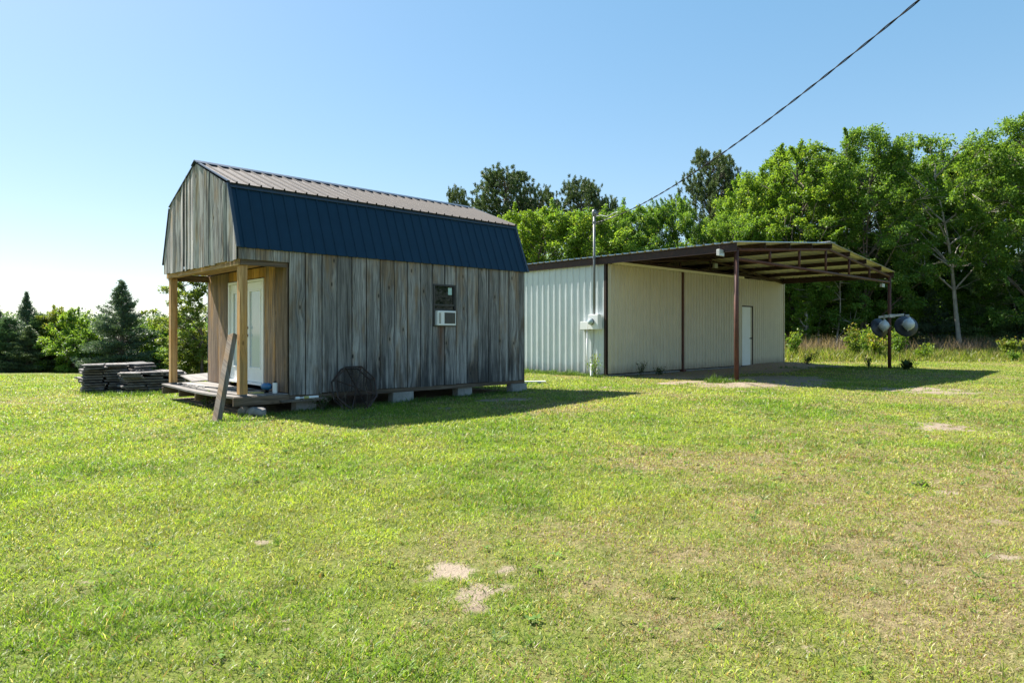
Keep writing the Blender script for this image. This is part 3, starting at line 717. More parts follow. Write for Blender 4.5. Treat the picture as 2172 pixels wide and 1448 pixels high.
mb.tube(pts, .009, 6); o = mb.build('cord', M['black'], smooth=True); o.location = at_shed(0, 0, DZ); o.rotation_euler = (0, 0, RZ); tag(o, 'dark knotted cord trailing along the porch deck boards', 'cord')
# sheet of board sticking out on the far side of the porch
o = thing('plywood_sheet', 'pale tilted sheet of plywood jutting out beyond the far side of the porch', 'plywood sheet', at_shed(1.0, WID + .55, .36), RZ)
mb = MB(); mb.hexa([(-.42, -.5, .0), (.7, -.5, .04), (.7, .36, .16), (-.42, .36, .1), (-.42, -.5, .02), (.7, -.5, .06), (.7, .36, .18), (-.42, .36, .12)]); mb.build('sheet', M['deck'], o)
for a_, b_ in (((.1, -.3, -.5), (.1, -.3, .02)), ((.5, .2, -.5), (.5, .2, .13)), ((-.3, .25, -.5), (-.3, .25, .09))):
    mb = MB(); mb.bar(a_, b_, .07, .07); mb.build('support', M['plank'], o)

# wire cage leaning on the long wall
cage = thing('wire_cage', 'rusty octagonal chicken wire cage leaning against the grey board wall', 'wire cage', at_shed(2.2, -.36, 0), RZ)
RA, DEPTH = .47, .30
tilt = Matrix.Translation((0, 0, RA * .93 - .02)) @ Matrix.Rotation(-.30, 4, 'X')
octp = [Vector((RA * math.cos(math.pi / 8 + k * math.pi / 4), 0, RA * math.sin(math.pi / 8 + k * math.pi / 4))) for k in range(8)]
for dy in (0.0, DEPTH * .55):
    mb = MB()
    for k in range(8):
        mb.tube([tilt @ (octp[k] + Vector((0, dy, 0))), tilt @ (octp[(k + 1) % 8] + Vector((0, dy, 0)))], .016, 6)
    mb.build('rim', M['wire'], cage)
mb = MB()
for k in (2, 5, 6, 3): mb.tube([tilt @ octp[k], tilt @ (octp[k] * .15), tilt @ octp[(k + 4) % 8]], .013, 6)
for k in range(8): mb.tube([tilt @ octp[k], tilt @ (octp[k] + Vector((0, DEPTH * .55, 0)))], .008, 6)
mb.build('spokes', M['wire'], cage)
mb = MB()
def inside(p): return max(abs(p[0]) , abs(p[1]), (abs(p[0]) + abs(p[1])) / math.sqrt(2)) < RA * math.cos(math.pi / 8)
st = .034
for sgn in (1, -1):
    for i in range(-32, 33):
        run = []
        for j in range(0, 80):
            q = -1.0 + j * .026
            p = (q, sgn * q * .6 + i * st)
            if inside(p): run.append(tilt @ Vector((p[0], .006 * sgn + .012 * math.sin(p[0] * 9 + p[1] * 7), p[1])))
            elif len(run) > 1: mb.tube(run, .0032, 3, cap=False); run = []
            else: run = []
        if len(run) > 1: mb.tube(run, .0032, 3, cap=False)
mb.build('netting', M['wire'], cage)
mb = MB(); rr = random.Random(5)
for k in range(9):
    x = rr.uniform(-.4, .35); pts = [Vector((x, -.05 + rr.uniform(-.06, .05), .0))]
    a = rr.uniform(-.6, .6)
    for q in range(4): a += rr.uniform(-.5, .5); pts.append(pts[-1] + Vector((math.sin(a) * .14, rr.uniform(-.01, .04), abs(math.cos(a)) * .13)))
    mb.tube(pts, [.006, .005, .004, .003, .002], 5)
mb.build('vine_stems', M['bark'], cage)

# stacked slabs of wood -------------------------------------------------------
protos = []
for k in range(5):
    mb = MB(); rr = random.Random(50 + k); L, D, T = .50, 1.15, .041
    n = 6; vs = []
    for j in range(n + 1):
        y = -D / 2 + D * j / n; e0 = rr.uniform(-.03, .03); e1 = rr.uniform(-.03, .03)
        for z in (0, T): vs += [(-L / 2 + e0, y, z + rr.uniform(-.007, .007)), (L / 2 + e1, y, z + rr.uniform(-.007, .007))]
    fs = []
    for j in range(n):
        a, b = j * 4, j * 4 + 4
        fs += [(a, b, b + 1, a + 1), (a + 2, a + 3, b + 3, b + 2), (a, a + 2, b + 2, b), (a + 1, b + 1, b + 3, a + 3)]
    fs += [(0, 1, 3, 2), (n * 4, n * 4 + 2, n * 4 + 3, n * 4 + 1)]
    mb.add(vs, fs, rr.random())
    o = mb.build('lumber_piece', M['slab']); protos.append(o)
used = [0]
def slab(loc, rot, label, group, k):
    if used[0] < 5: o = protos[used[0]]
    else: o = protos[k % 5].copy(); COL.objects.link(o)
    used[0] += 1
    o.location = loc; o.rotation_euler = rot
    tag(o, label, 'wood piece', group); return o
rr = random.Random(12)
def stack(px, py, layers, ncol, skip, l_mid, l_top, l_bot, group, yaw):
    d = 1.5 * F / (py - HZ); cx, cy = spot(px, d); base = hz(cx, cy)
    c = Vector((cx, cy, base)); ax = Vector((math.cos(yaw), math.sin(yaw), 0)); bx = Vector((-math.sin(yaw), math.cos(yaw), 0)); z = 0.0
    for L in range(layers):
        sh = rr.uniform(-.07, .07); top = L >= layers - 2
        for q in range(ncol):
            if top and rr.random() < skip: continue
            p = c + ax * ((q - (ncol - 1) / 2) * .515 + sh + rr.uniform(-.04, .04)) + bx * (rr.uniform(-.065, .065) + (rr.uniform(-.14, .1) if top else 0)) + Vector((0, 0, z))
            lab = l_top if L == layers - 1 else (l_bot if L == 0 else l_mid)
            slab(p, (rr.uniform(-.008, .008), rr.uniform(-.012, .012) + (rr.uniform(-.05, .05) if top else 0), yaw + rr.uniform(-.11, .11) + (rr.uniform(-.25, .25) if top else 0)), lab, group, rr.randrange(5))
        z += .059 + (rr.uniform(0, .014))
    return c, ax, bx, z
stack(243, 826, 11, 3, .0, 'grey wood slab in the middle layers of the taller stack', 'loose wood slab lying on top of the taller stack', 'damp wood slab at the grass under the taller stack', 'slabs of the taller wood stack', RZ - .12)
c, ax, bx, z = stack(322, 827, 8, 3, .0, 'grey wood slab in the middle layers of the shorter stack beside the porch', 'wood slab on top of the shorter stack beside the porch', 'wood slab at the grass under the shorter stack beside the porch', 'slabs of the shorter wood stack', RZ - .05)
for q in range(3):
    o = rock(286, 16, (.035, .03, .026), .0, 'small pale stone lying on the shorter wood stack', seed=20 + q)
    p = c - ax * (.42 - .07 * q) - bx * (.36 - .05 * (q % 2)); o.location = (p.x, p.y, c.z + z + .02); o.name = 'stone'; o['category'] = 'stone'; o['group'] = 'stones on the shorter stack'
o = thing('white_board', 'white boards lying on the grass just past the far corner of the shed', 'board', (*spot(1133, 19.6), 0), .1)
mb = MB(); mb.box(-.42, .34, -.09, .09, .07, .1); mb.build('board', M['white_paint'], o)
for q in ((-.5, -.34), (.1, .2)):
    mb = MB(); mb.box(q[0], q[1], -.1, .05, .0, .07); mb.build('board_rest', M['concrete'], o)
# ------------------------------------------------------------------ metal building with open bay (x along its front, y to the back)
metal = thing('metal_building', 'cream ribbed metal building with sliding doors and an open steel framed bay', 'metal building', BARN, RZ)
FW, BD, WH = 13.68, 12.0, 3.96
FY = -4.80                          # line of the front truss
RIDGX, RIDZ, EAVZ = 6.84, 4.76, 4.15
def roofz(x): return EAVZ + (RIDZ - EAVZ) * (1 - abs(x - RIDGX) / (RIDGX + .15 if x < RIDGX else FW - .12 - RIDGX))
def wallsheet(p0, u, h, nrm, pitch=.30, rib=.15, d=.03):
    return ribbed(0, Vector(p0), Vector(u), Vector((0, 0, h)), Vector(nrm), pitch, rib, d, .006)
wallsheet((0, BD, .10), (0, -BD, 0), WH - .10, (-1, 0, 0), .295, .16, .034).build('side_wall', M['lit_cream_metal'], metal)
# front wall pieces: right of sliding doors with the walk door opening
DX0, DX1, DZT = 9.46, 10.52, 2.74
mb = MB()
for (x0, x1, z0, z1) in ((9.33, DX0, .04, WH), (DX1, FW, .06, WH), (DX0, DX1, DZT, WH)):
    q = ribbed(0, Vector((x0, 0, z0)), Vector((x1 - x0, 0, 0)), Vector((0, 0, z1 - z0)), Vector((0, -1, 0)), .205, .16, .022, .006); mb.add(q.v, q.f)
mb.build('front_wall', M['cream_metal'], metal)
mb = MB(); q = ribbed(0, Vector((0, .02, .06)), Vector((9.33, 0, 0)), Vector((0, 0, 3.85)), Vector((0, -1, 0)), .3, .15, .02, .006); mb.add(q.v, q.f); mb.build('inner_wall', M['dark_void'], metal)
wallsheet((FW, 0, .06), (0, BD, 0), WH - .06, (1, 0, 0)).build('right_wall', M['cream_metal'], metal)
wallsheet((FW, BD, .06), (-FW, 0, 0), WH + .6, (0, 1, 0)).build('back_wall', M['cream_metal'], metal)
mb = MB(); mb.box(-.035, -.012, -.045, .05, .04, WH + .02); mb.build('corner_trim', M['dark_steel'], metal)
mb = MB(); mb.box(FW - .02, FW + .04, -.04, .03, .06, WH); mb.build('corner_trim', M['cream_metal'], metal)
for q in ((-.03, FW + .03, -.02, .12, .058), (-.03, .1, .12, BD, .098)):
    mb = MB(); mb.box(*q[:4], -.15, q[4]); mb.build('footing', M['concrete'], metal)
# sliding doors
for nm, x0, x1, yy in (('sliding_door', .02, 4.58, -.10), ('sliding_door', 4.70, 9.33, -.115)):
    mb = ribbed(0, Vector((x0, yy, .10)), Vector((x1 - x0, 0, 0)), Vector((0, 0, 3.80)), Vector((0, -1, 0)), .215, .16, .036, .01)
    s = x0 + .19
    while s < x1:
        for zz in (1.15, 2.45): mb.lathe([(0, .008), (.014, .006), (.017, 0)], 6, Matrix.Translation((s, yy - .001, zz)) @ Matrix.Rotation(math.pi / 2, 4, 'X'))
        s += .15
    mb.build(nm, M['cream_metal'], metal)
mb = MB(); mb.box(4.585, 4.695, -.15, -.03, .02, 3.9); mb.box(4.56, 4.76, -.2, -.05, -.02, .09); mb.build('door_jamb', M['rust_steel'], metal)
mb = MB(); mb.box(.22, 9.42, -.20, -.10, 3.905, 4.0); mb.build('door_track', M['liner'], metal, bevel=.01)
# walk door
mb = MB(); f = .05
mb.box(DX0, DX0 + f, -.04, .05, .04, DZT); mb.box(DX1 - f, DX1, -.04, .05, .04, DZT); mb.box(DX0 + f, DX1 - f, -.04, .05, DZT - f, DZT); mb.box(DX0 + f, DX1 - f, -.04, .05, .03, .07)
mb.build('door_frame', M['dark_steel'], metal)
mb = MB(); mb.box(DX0 + f + .004, DX1 - f - .16, -.02, .03, .075, DZT - f - .004); d = mb.build('door', M['white_paint'], metal, bevel=.003)
mb = MB(); mb.box(DX1 - f - .156, DX1 - f - .002, -.012, .03, .075, DZT - f - .004); mb.build('door_stop', M['cream_metal'], metal)
mb = MB(); mb.lathe([(0, .09), (.03, .085), (.036, .06), (.02, .03), (.014, .0), (.04, 0), (.04, -.01)], 14, Matrix.Translation((DX1 - f - .21, -.02, 1.28)) @ Matrix.Rotation(math.pi / 2, 4, 'X')); mb.build('handle', M['black'], d, smooth=True)
# roof sheets: zinc above, cream underside
YF, YB = FY - .16, BD + .3
for s in (0, 1):
    e = Vector((-.15 if s == 0 else FW - .12, YF, EAVZ)); r = Vector((RIDGX, YF, RIDZ)); u = Vector((0, YB - YF, 0)); v = r - e
    nr = u.cross(v).normalized(); nr = nr if nr.z > 0 else -nr
    ribbed(0, e + nr * .012, u, v, nr, .305, .17, .032, .004).build('roof_sheet', M['zinc'], metal)
    ribbed(0, e + nr * .004, u, v, nr, .305, .17, .028, .003).build('roof_underside', M['liner'], metal)
mb = MB()
for q in (-1, 1): mb.bar((RIDGX + q * .12, YF, RIDZ + .04), (RIDGX + q * .12, YB, RIDZ + .04), .25, .012, (-q * .09, 0, 1))
mb.build('ridge_cap', M['zinc'], metal)
# purlins run back from the front edge
for i, x in enumerate((-.085, 1.72, 3.43, 5.13, 6.84, 8.55, 10.25, 11.96, FW - .19)):
    hgt = .25 if i in (0, 8) else .165
    zt = roofz(x) - .012
    mb = MB(); y0 = YF + .03
    mb.box(x - .035, x + .035, y0, YB - .1, zt - .012, zt); mb.box(x - .035, x + .035, y0, YB - .1, zt - hgt, zt - hgt + .012); mb.box(x - .006, x + .006, y0, YB - .1, zt - hgt + .012, zt - .012)
    mb.build('eave_beam' if i in (0, 8) else 'purlin', M['dark_steel'], metal)
# trusses: front one open, wall one above the doors
def truss(y, x0, x1, m1, rad, zb, name, webs):
    tr = MB(); f = lambda x: roofz(x) - .165 - rad
    a = tr; a.tube([(x0, y, f(x0)), (RIDGX, y, f(RIDGX)), (x1, y, f(x1))], rad, 10)
    top = tr.build('truss', m1, metal, smooth=True)
    b = MB(); b.tube([(x0, y, zb), (x1, y, zb)], rad, 10); b.build('bottom_chord', m1, top, smooth=True)
    for x in webs:
        w = MB(); w.tube([(x, y, zb), (x, y, f(x))], rad * .85, 10); w.build('web', m1, top, smooth=True)
truss(FY, .12, 13.35, M['rust_steel'], .05, 3.70, 'truss', (2.25, 4.4, 6.6, 8.8, 10.95))
truss(-.03, .05, FW - .05, M['dark_steel'], .05, 4.06, 'truss', (2.3, 4.6, 6.84, 9.1, 11.4))
for px_, zz in ((.12, 4.0), (13.35, 3.98)):
    p = BARN + AX * px_ + BX * FY; g0 = hz(p.x, p.y)
    mb = MB(); mb.tube([(px_ + (.02 if px_ < 1 else 0), FY, g0 - .3), (px_, FY, zz)], 0.068 if px_ < 1 else .07, 14); po = mb.build('bay_post', M['rust_steel'], metal, smooth=True)
    mb = MB(); mb.box(px_ - .11, px_ + .11, FY - .09, FY + .09, zz, zz + .012); mb.build('cap_plate', M['rust_steel'], po)

def at_metal(x, y, z=0): p = BARN + AX * x + BX * y; return (p.x, p.y, z)
# lights on the steel
def floodlight(loc, w, h, label, rz=RZ):
    o = thing('floodlight', label, 'floodlight', loc, rz, 'small floodlights on the open bay')
    mb = MB(); mb.hexa([(-w / 2, -.06, -h), (w / 2, -.06, -h), (w / 2 * .9, .05, -h * .9), (-w / 2 * .9, .05, -h * .9), (-w / 2, -.06, 0), (w / 2, -.06, 0), (w / 2 * .9, .05, 0), (-w / 2 * .9, .05, 0)])
    mb.build('lamp_body', M['grey_metal'], o, bevel=.012)
    mb = MB(); mb.box(-w * .42, w * .42, -.066, -.058, -h * .9, -h * .1); mb.build('lens', M['door_glass'], o)
    mb = MB(); mb.bar((0, -.0, 0), (0, .03, .13), .03, .02, (1, 0, 0)); mb.build('bracket', M['dark_steel'], o)
floodlight(at_metal(-.2, FY + .34, 3.97), .34, .2, 'grey floodlight on the eave beam beside the front left bay post', RZ + .1)
floodlight(at_metal(12.75, FY + .1, 3.60 + .02), .32, .16, 'dim floodlight under the far end of the bay truss above the lamp pair')
floodlight(at_metal(6.9, -.22, 4.40), .26, .2, 'small work light hanging in the dark gap above the sliding doors')
# electric service: mast, meter and box on the side wall
mast = thing('service_mast', 'grey electric conduit mast rising past the roof edge with weatherhead', 'conduit mast', at_metal(-.20, .34, 0), RZ)
mb = MB(); mb.tube([(0, 0, 2.15), (.0, 0, 5.62)], .042, 12); mb.build('conduit', M['galv'], mast, smooth=True)
mb = MB(); mb.lathe([(.043, 5.55), (.07, 5.6), (.085, 5.7), (.07, 5.78), (0, 5.82)], 12); mb.bar((0, 0, 5.68), (-.02, -.13, 5.62), .1, .1); mb.build('weatherhead', M['galv'], mast, smooth=True)
mb = MB()
for k in range(3):
    a = .5 * k - .4; pts = []
    for q in range(9): u_ = q / 8; pts.append((.1 * math.sin(a) * math.sin(u_ * 3), -.14 - .28 * math.sin(u_ * math.pi) * (1 + .3 * k), 5.62 + .1 * math.sin(u_ * 4 + k) * (1 - u_) - .34 * u_ ** 2 + .22 * math.sin(u_ * math.pi) * (k - 1)))
    mb.tube(pts, .009, 5)
mb.build('wire_loop', M['cable'], mast, smooth=True)
for q in (4.1, 5.3):
    mb = MB(); mb.lathe([(.044, q), (.062, q), (.062, q + .09), (.044, q + .09)], 12); mb.build('collar', M['galv'], mast)
meter = thing('meter_box', 'white electric meter box with round glass meter on the side wall under the mast', 'electric meter', at_metal(-.05, .34, 1.64), RZ)
mb = MB(); mb.box(-.22, .03, -.22, .22, 0, .52); mb.build('enclosure', M['white_paint'], meter, bevel=.012)
mb = MB(); ry = Matrix.Rotation(-math.pi / 2, 4, 'Y')
mb.lathe([(.11, 0), (.12, .02), (.115, .05)], 20, Matrix.Translation((-.22, .06, .27)) @ ry); mb.build('meter_ring', M['galv'], meter, smooth=True)
mb = MB(); mb.lathe([(.105, .02), (.1, .11), (.06, .135), (0, .14)], 20, Matrix.Translation((-.22, .06, .27)) @ ry); mb.build('meter_glass', M['door_glass'], meter, smooth=True)
box2 = thing('breaker_box', 'small grey breaker box on the side wall beside the white meter box', 'breaker box', at_metal(-.05, .80, 1.62), RZ)
mb = MB(); mb.box(-.16, .03, -.19, .19, 0, .30); mb.build('enclosure', M['grey_metal'], box2, bevel=.01)
mb = MB(); mb.box(-.168, -.16, -.17, .17, .02, .28); mb.build('cover', M['white_paint'], box2, bevel=.004)
mb = MB(); mb.bar((-.11, -.215, .12), (-.11, -.19, .12), .05, .05); mb.build('connector', M['galv'], box2)
mb = MB(); mb.tube([(-.08, -.08, -1.6), (-.08, -.08, 0)], .03, 10); mb.build('drop_conduit', M['white_paint'], box2, smooth=True)
o = thing('ground_wire', 'thin grey ground wire curving down the side wall below the meter box', 'wire', at_metal(-.06, .45, 0), RZ)
mb = MB(); mb.tube([(-.03, 0, 1.64), (-.06, -.03, 1.2), (-.05, .06, .7), (-.03, -.02, .05)], .01, 6); mb.build('wire', M['galv'], o, smooth=True)
mb = MB(); mb.lathe([(0, .45), (.045, .44), (.05, -.1)], 12); o = mb.build('pipe_stub', M['white_paint'], smooth=True); p = at_metal(-.45, .25); o.location = (p[0], p[1], hz(p[0], p[1])); tag(o, 'short white pipe stub standing in weeds at the building corner', 'pipe')

# pair of old yard lamps on the far bay post
lamps = thing('twin_yard_lamp', 'pair of silver yard lamps with dark reflectors on the far bay post', 'yard lamp', at_metal(13.35, FY - .09, 2.25), 0)
rt = Vector((.87, -.49, 0))     # across the line of sight there
mb = MB(); mb.bar(-rt * .50 + Vector((0, 0, -.05)), rt * .46 + Vector((0, 0, .05)), .09, .1); mb.box(-.12, .12, -.05, .12, -.07, .07); mb.build('bracket_arm', M['grey_metal'], lamps, bevel=.01)
for s, sc in ((-.31, .9), (.60, 1.0)):
    c = rt * s + Vector((0, -.05, -.42 if s < 0 else -.36))
    tl = Matrix.Translation(c) @ Matrix.Rotation(.12, 4, 'Y') @ Matrix.Scale(sc, 4)
    mb = MB(); mb.lathe([(0, .31), (.05, .3), (.06, .25), (.14, .2), (.225, .08), (.235, -.02), (.2, -.12), (.11, -.22), (.035, -.25), (.028, -.29), (0, -.3)], 28, tl); h_ = mb.build('lamp_housing', M['silver'], lamps, smooth=True)
    mb = MB(); aim = Vector((.25 if s > 0 else -.15, .95, -.25)).to_track_quat('Z', 'Y').to_matrix().to_4x4()
    mb.lathe([(.12, -.02), (.17, .10), (.24, .2), (.36, .28), (.455, .33), (.46, .345), (.35, .30), (.22, .22), (.14, .1)], 32, Matrix.Translation(c) @ aim @ Matrix.Scale(sc, 4)); mb.build('reflector', M['reflector'], h_, smooth=True)
    mb = MB(); mb.tube([rt * (s - (.12 if s > 0 else -.1)) + Vector((0, -.04, .02)), rt * s + Vector((0, -.05, .02)), c + Vector((0, 0, .3 * sc))], .035, 10); mb.build('neck', M['grey_metal'], h_, smooth=True)
    for q in (-1, 1):
        mb = MB(); mb.bar(c + rt * q * .22 * sc + Vector((0, 0, -.02)), c + rt * q * .29 * sc + Vector((0, 0, 0)), .04, .05)
        mb.build('latch', M['galv'], h_)

# overhead service cable, twisted pair, from the mast to a pole out of frame
m0 = Vector(at_metal(-.20, .30, 5.34))
ctrl = [(m0.y, m0.x, m0.z), (15, 3.98, 5.05), (11, 4.45, 5.17), (8, 4.905, 5.515), (3, 5.7, 6.35), (-2, 6.5, 7.4)]
ys_ = np.array([c_[0] for c_ in ctrl]); 
px_ = np.polyfit(ys_, [c_[1] for c_ in ctrl], 2); pz_ = np.polyfit(ys_, [c_[2] for c_ in ctrl], 3)
cab = thing('power_cable', 'black twisted overhead power cable running from the mast across the sky', 'power cable', m0)
pts = []; pts2 = []; pts3 = []
for i in range(420):
    u_ = i / 419; yy = m0.y + (-2 - m0.y) * u_
    p = Vector((np.polyval(px_, yy), yy, np.polyval(pz_, yy))) 
    fix = Vector((m0.x - np.polyval(px_, m0.y), 0, m0.z - np.polyval(pz_, m0.y))) * max(0, 1 - u_ * 3)
    p = p + fix - m0; ph = i * .45; r_ = .009
    pts.append(p + Vector((r_ * math.cos(ph), 0, r_ * math.sin(ph)))); pts2.append(p - Vector((r_ * math.cos(ph), 0, r_ * math.sin(ph))))
mb = MB(); mb.tube(pts, .009, 6); mb.build('insulated_conductor', M['cable'], cab, smooth=True)
mb = MB(); mb.tube(pts2, .008, 6); mb.build('messenger_wire', M['cable'], cab, smooth=True)
mb = MB(); q0 = pts[0]
mb.tube([q0, q0 + (pts[40] - q0) * .5, pts[40] + Vector((0, 0, .02)), pts[52] + Vector((0, 0, .09)), pts[40] + Vector((0, 0, .14)), pts[26] + Vector((0, 0, .1)), pts[12] + Vector((0, 0, .22)), pts[4] + Vector((0, 0, .2))], .009, 6); mb.build('drip_loop', M['alu_wire'], cab, smooth=True)
# ------------------------------------------------------------------ trees
def leaf_quads(c, axis, nrm, L, W):
    s = np.cross(axis, nrm); s /= np.linalg.norm(s, axis=1, keepdims=True) + 1e-9
    L = L[:, None]; W = W[:, None]
    V = np.stack([c - axis * L * .5, c + s * W * .5 - axis * L * .05, c + axis * L * .5, c - s * W * .5 - axis * L * .05], 1).reshape(-1, 3)
    Fc = (np.arange(len(c))[:, None] * 4 + np.arange(4)[None, :])
    return V, Fc
def unit(v): return v / (np.linalg.norm(v, axis=1, keepdims=True) + 1e-9)

def broadleaf(seed, H, rx, cb, n_clump, per, leaf, cols, trunk_r=.16, bark='bark', lean=(0, 0), multi=1, top_bias=.5, spread=.55, dens_top=1.0):
    """returns crown and trunk meshes: limbs reach out to leaf clumps inside an uneven envelope"""
    g = np.random.default_rng(seed); rr = random.Random(seed)
    a1, a2, a3 = g.uniform(0, 6.28, 3)
    C = []
    tries = 0
    while len(C) < n_clump and tries < n_clump * 60:
        tries += 1
        t = g.uniform(0, 1) ** .85; z = cb + (H - cb) * t
        prof = math.sqrt(max(0.0, 1 - ((t - .42) / .61) ** 2)) if t > .42 else 1 - .3 * ((.42 - t) / .42) ** 1.5
        a = g.uniform(0, 2 * np.pi)
        lob = 1 + .26 * math.sin(2 * a + a1 + 3 * t) + .2 * math.sin(3 * a + a2 - 5 * t) + .14 * math.sin(5 * a + a3 + 9 * t)
        r = rx * prof * lob * (g.uniform(.10, 1) ** .5)
        p = np.array([r * math.cos(a) + lean[0] * z / H, r * math.sin(a) + lean[1] * z / H, z])
        if C and min(np.linalg.norm((p - q) * np.array([1, 1, 1.2])) for q in C) < spread * .55: continue
        C.append(p)
    C = np.array(C)
    # timber
    mb = MB(); stems = []
    for s in range(multi):
        off = np.array([rr.uniform(-.25, .25), rr.uniform(-.25, .25), 0]) * (0 if multi == 1 else 1.4)
        dx, dy = (lean[0] + rr.uniform(-.4, .4) * (1 + (multi > 1)), lean[1] + rr.uniform(-.4, .4) * (1 + (multi > 1)))
        pts = []; top = H * rr.uniform(.80, .9)
        for k in range(9):
            u = k / 8; pts.append(off + np.array([dx * u ** 1.3 + .10 * math.sin(u * 7 + seed + s), dy * u ** 1.3 + .10 * math.cos(u * 6 + seed), top * u - .25 * (1 - u)]))
        r0 = trunk_r / multi ** .45
        mb.tube(pts, [r0 * (1.25 if k == 0 else 1) * (1 - .88 * k / 8) for k in range(9)], 9); stems.append(np.array(pts))
    P = np.concatenate(stems)
    limbs = []
    order = g.permutation(len(C)); nmain = max(7, len(C) // 9)
    for q, i in enumerate(order):
        c = C[i]
        if q < nmain or not limbs:
            hd = np.hypot(P[:, 0] - c[0], P[:, 1] - c[1]); want = c[2] - .8 * hd - .3
            j = np.argmin(np.abs(P[:, 2] - np.maximum(want, H * .14)) + .3 * hd); a = P[j]; r0 = .06 * trunk_r / .16; n = 6
        else:
            LP = np.concatenate(limbs); d = np.linalg.norm(LP - c, axis=1) + np.maximum(0, LP[:, 2] - c[2]) * 1.5; a = LP[np.argmin(d)]; r0 = .024; n = 4
        b = c + np.array([0, 0, -.05]); mid1 = a + (b - a) * .35 + np.array([g.uniform(-.15, .15), g.uniform(-.15, .15), .04 * np.linalg.norm(b - a)]); mid2 = a + (b - a) * .7 + np.array([g.uniform(-.15, .15), g.uniform(-.15, .15), .05 * np.linalg.norm(b - a)])
        L4 = [a, mid1, mid2, b]; mb.tube(L4, [r0, r0 * .75, r0 * .5, r0 * .2], n, cap=False)
        if q < nmain: limbs.append(np.array(L4))
    # leaves in sprays
    n = len(C) * per; ci = np.repeat(np.arange(len(C)), per)
    size = g.uniform(.65, 1.35, len(C))[ci] * spread
    d = unit(g.normal(0, 1, (n, 3))); rad = g.uniform(0, 1, n) ** .55
    outw = unit(C - np.array([lean[0] * .5, lean[1] * .5, (cb + H) * .45]))[ci]
    c = C[ci] + d * (rad * size)[:, None] * np.array([1.0, 1.0, .62]) + outw * (g.uniform(-.25, .75, n) * size)[:, None] * .7
    up = (g.uniform(0, 1, len(C)) < .4)[ci]        # part of the clumps are drawn out into sprays along their limb
    sd = unit(unit(C - np.array([0, 0, H * .4])) + g.normal(0, .55, C.shape) + np.array([0, 0, .15]))[ci]
    k_ = g.uniform(-.3, 1, n) * 1.5 * spread
    c[up] = (C[ci] + d * (rad * size)[:, None] * np.array([.55, .55, .45]) * np.clip(1.1 - .5 * k_ / (1.5 * spread), .3, 2)[:, None] + sd * k_[:, None])[up]
    c[:, 2] -= .18 * (rad * size) ** 2
    ax = unit(d * .8 + outw * .5 + np.array([0, 0, -.35]) + g.normal(0, .45, (n, 3)))
    nr = unit(np.array([0, 0, .9]) + d * .5 + g.normal(0, .55, (n, 3)))
    L = leaf * g.uniform(.6, 1.35, n); V, Fc = leaf_quads(c, ax, nr, L, L * g.uniform(.5, .75, n))
    c1, c2, c3 = (np.array(q) for q in cols)
    cl = g.uniform(0, 1, len(C))[ci]; u = g.uniform(0, 1, n)
    tint = c1 + (c2 - c1) * np.clip(cl * .7 + u * .5 - .1, 0, 1)[:, None]; k = u > .93; tint[k] = c3
    tint = tint * g.uniform(.75, 1.25, n)[:, None]
    return (V, Fc, np.repeat(tint, 4, 0)), mb, M[bark]

def conifer(seed, H, rx, n_br, per, cols, base=.02, droop=.15, power=.85, leaf=.16, open_=0.0, whorl=False):
    g = np.random.default_rng(seed); mb = MB()
    mb.tube([(0, 0, -.3), (.03, 0, H * .5), (0, .02, H * .97)], [.16 * H / 8, .09 * H / 8, .012], 9)
    cs, axs, lf = [], [], []
    for i in range(n_br):
        t = (i + g.uniform(0, 1)) / n_br; z = H * (base + (1 - base) * t) * .985
        r = rx * max(.02, (1 - t)) ** power * g.uniform(.6, 1.16) + .04
        a = g.uniform(0, 2 * np.pi); up = g.uniform(-.05, .35) + .5 * t
        e = np.array([r * math.cos(a), r * math.sin(a), r * up]); p0 = np.array([0, 0, z - .1])
        pts = [p0, p0 + e * .5 + np.array([0, 0, -.04 * r]), p0 + e]
        if r > .5: mb.tube(pts, [.028 * r ** .5, .016, .005], 4, cap=False)
        n = int(per * (.07 + 1.15 * r / rx)); s = g.uniform(.16 + open_, 1.04, n) ** .8
        side = np.array([-math.sin(a), math.cos(a), 0]); wob = g.normal(0, 1, n) * (.16 * r + .07) * (1.1 - .75 * s)
        c = p0 + e * s[:, None] + side * wob[:, None] + np.stack([g.normal(0, .05, n), g.normal(0, .05, n), g.normal(0, .085, n) - droop * s * .3 * r], 1)
        d = unit(e[None, :] / (np.linalg.norm(e) + 1e-6) + side * (wob / (.2 * r + .08))[:, None] * .6 + g.normal(0, .42, (n, 3)) + np.array([0, 0, .25]))
        cs.append(c); axs.append(d); lf.append(np.full(n, g.uniform(0, 1)))
    c = np.concatenate(cs); d = np.concatenate(axs); cl = np.concatenate(lf); n = len(c)
    nr = unit(g.normal(0, 1, (n, 3)) + np.array([0, 0, .5])); L = leaf * g.uniform(.6, 1.5, n)
    V, Fc = leaf_quads(c, d, nr, L, L * .36)
    c1, c2 = np.array(cols[0]), np.array(cols[1])
    tint = (c1 + (c2 - c1) * np.clip(.55 * cl + .6 * g.uniform(0, 1, n) - .1, 0, 1)[:, None]) * g.uniform(.75, 1.25, n)[:, None]
    return (V, Fc, np.repeat(tint, 4, 0)), mb, M['bark']

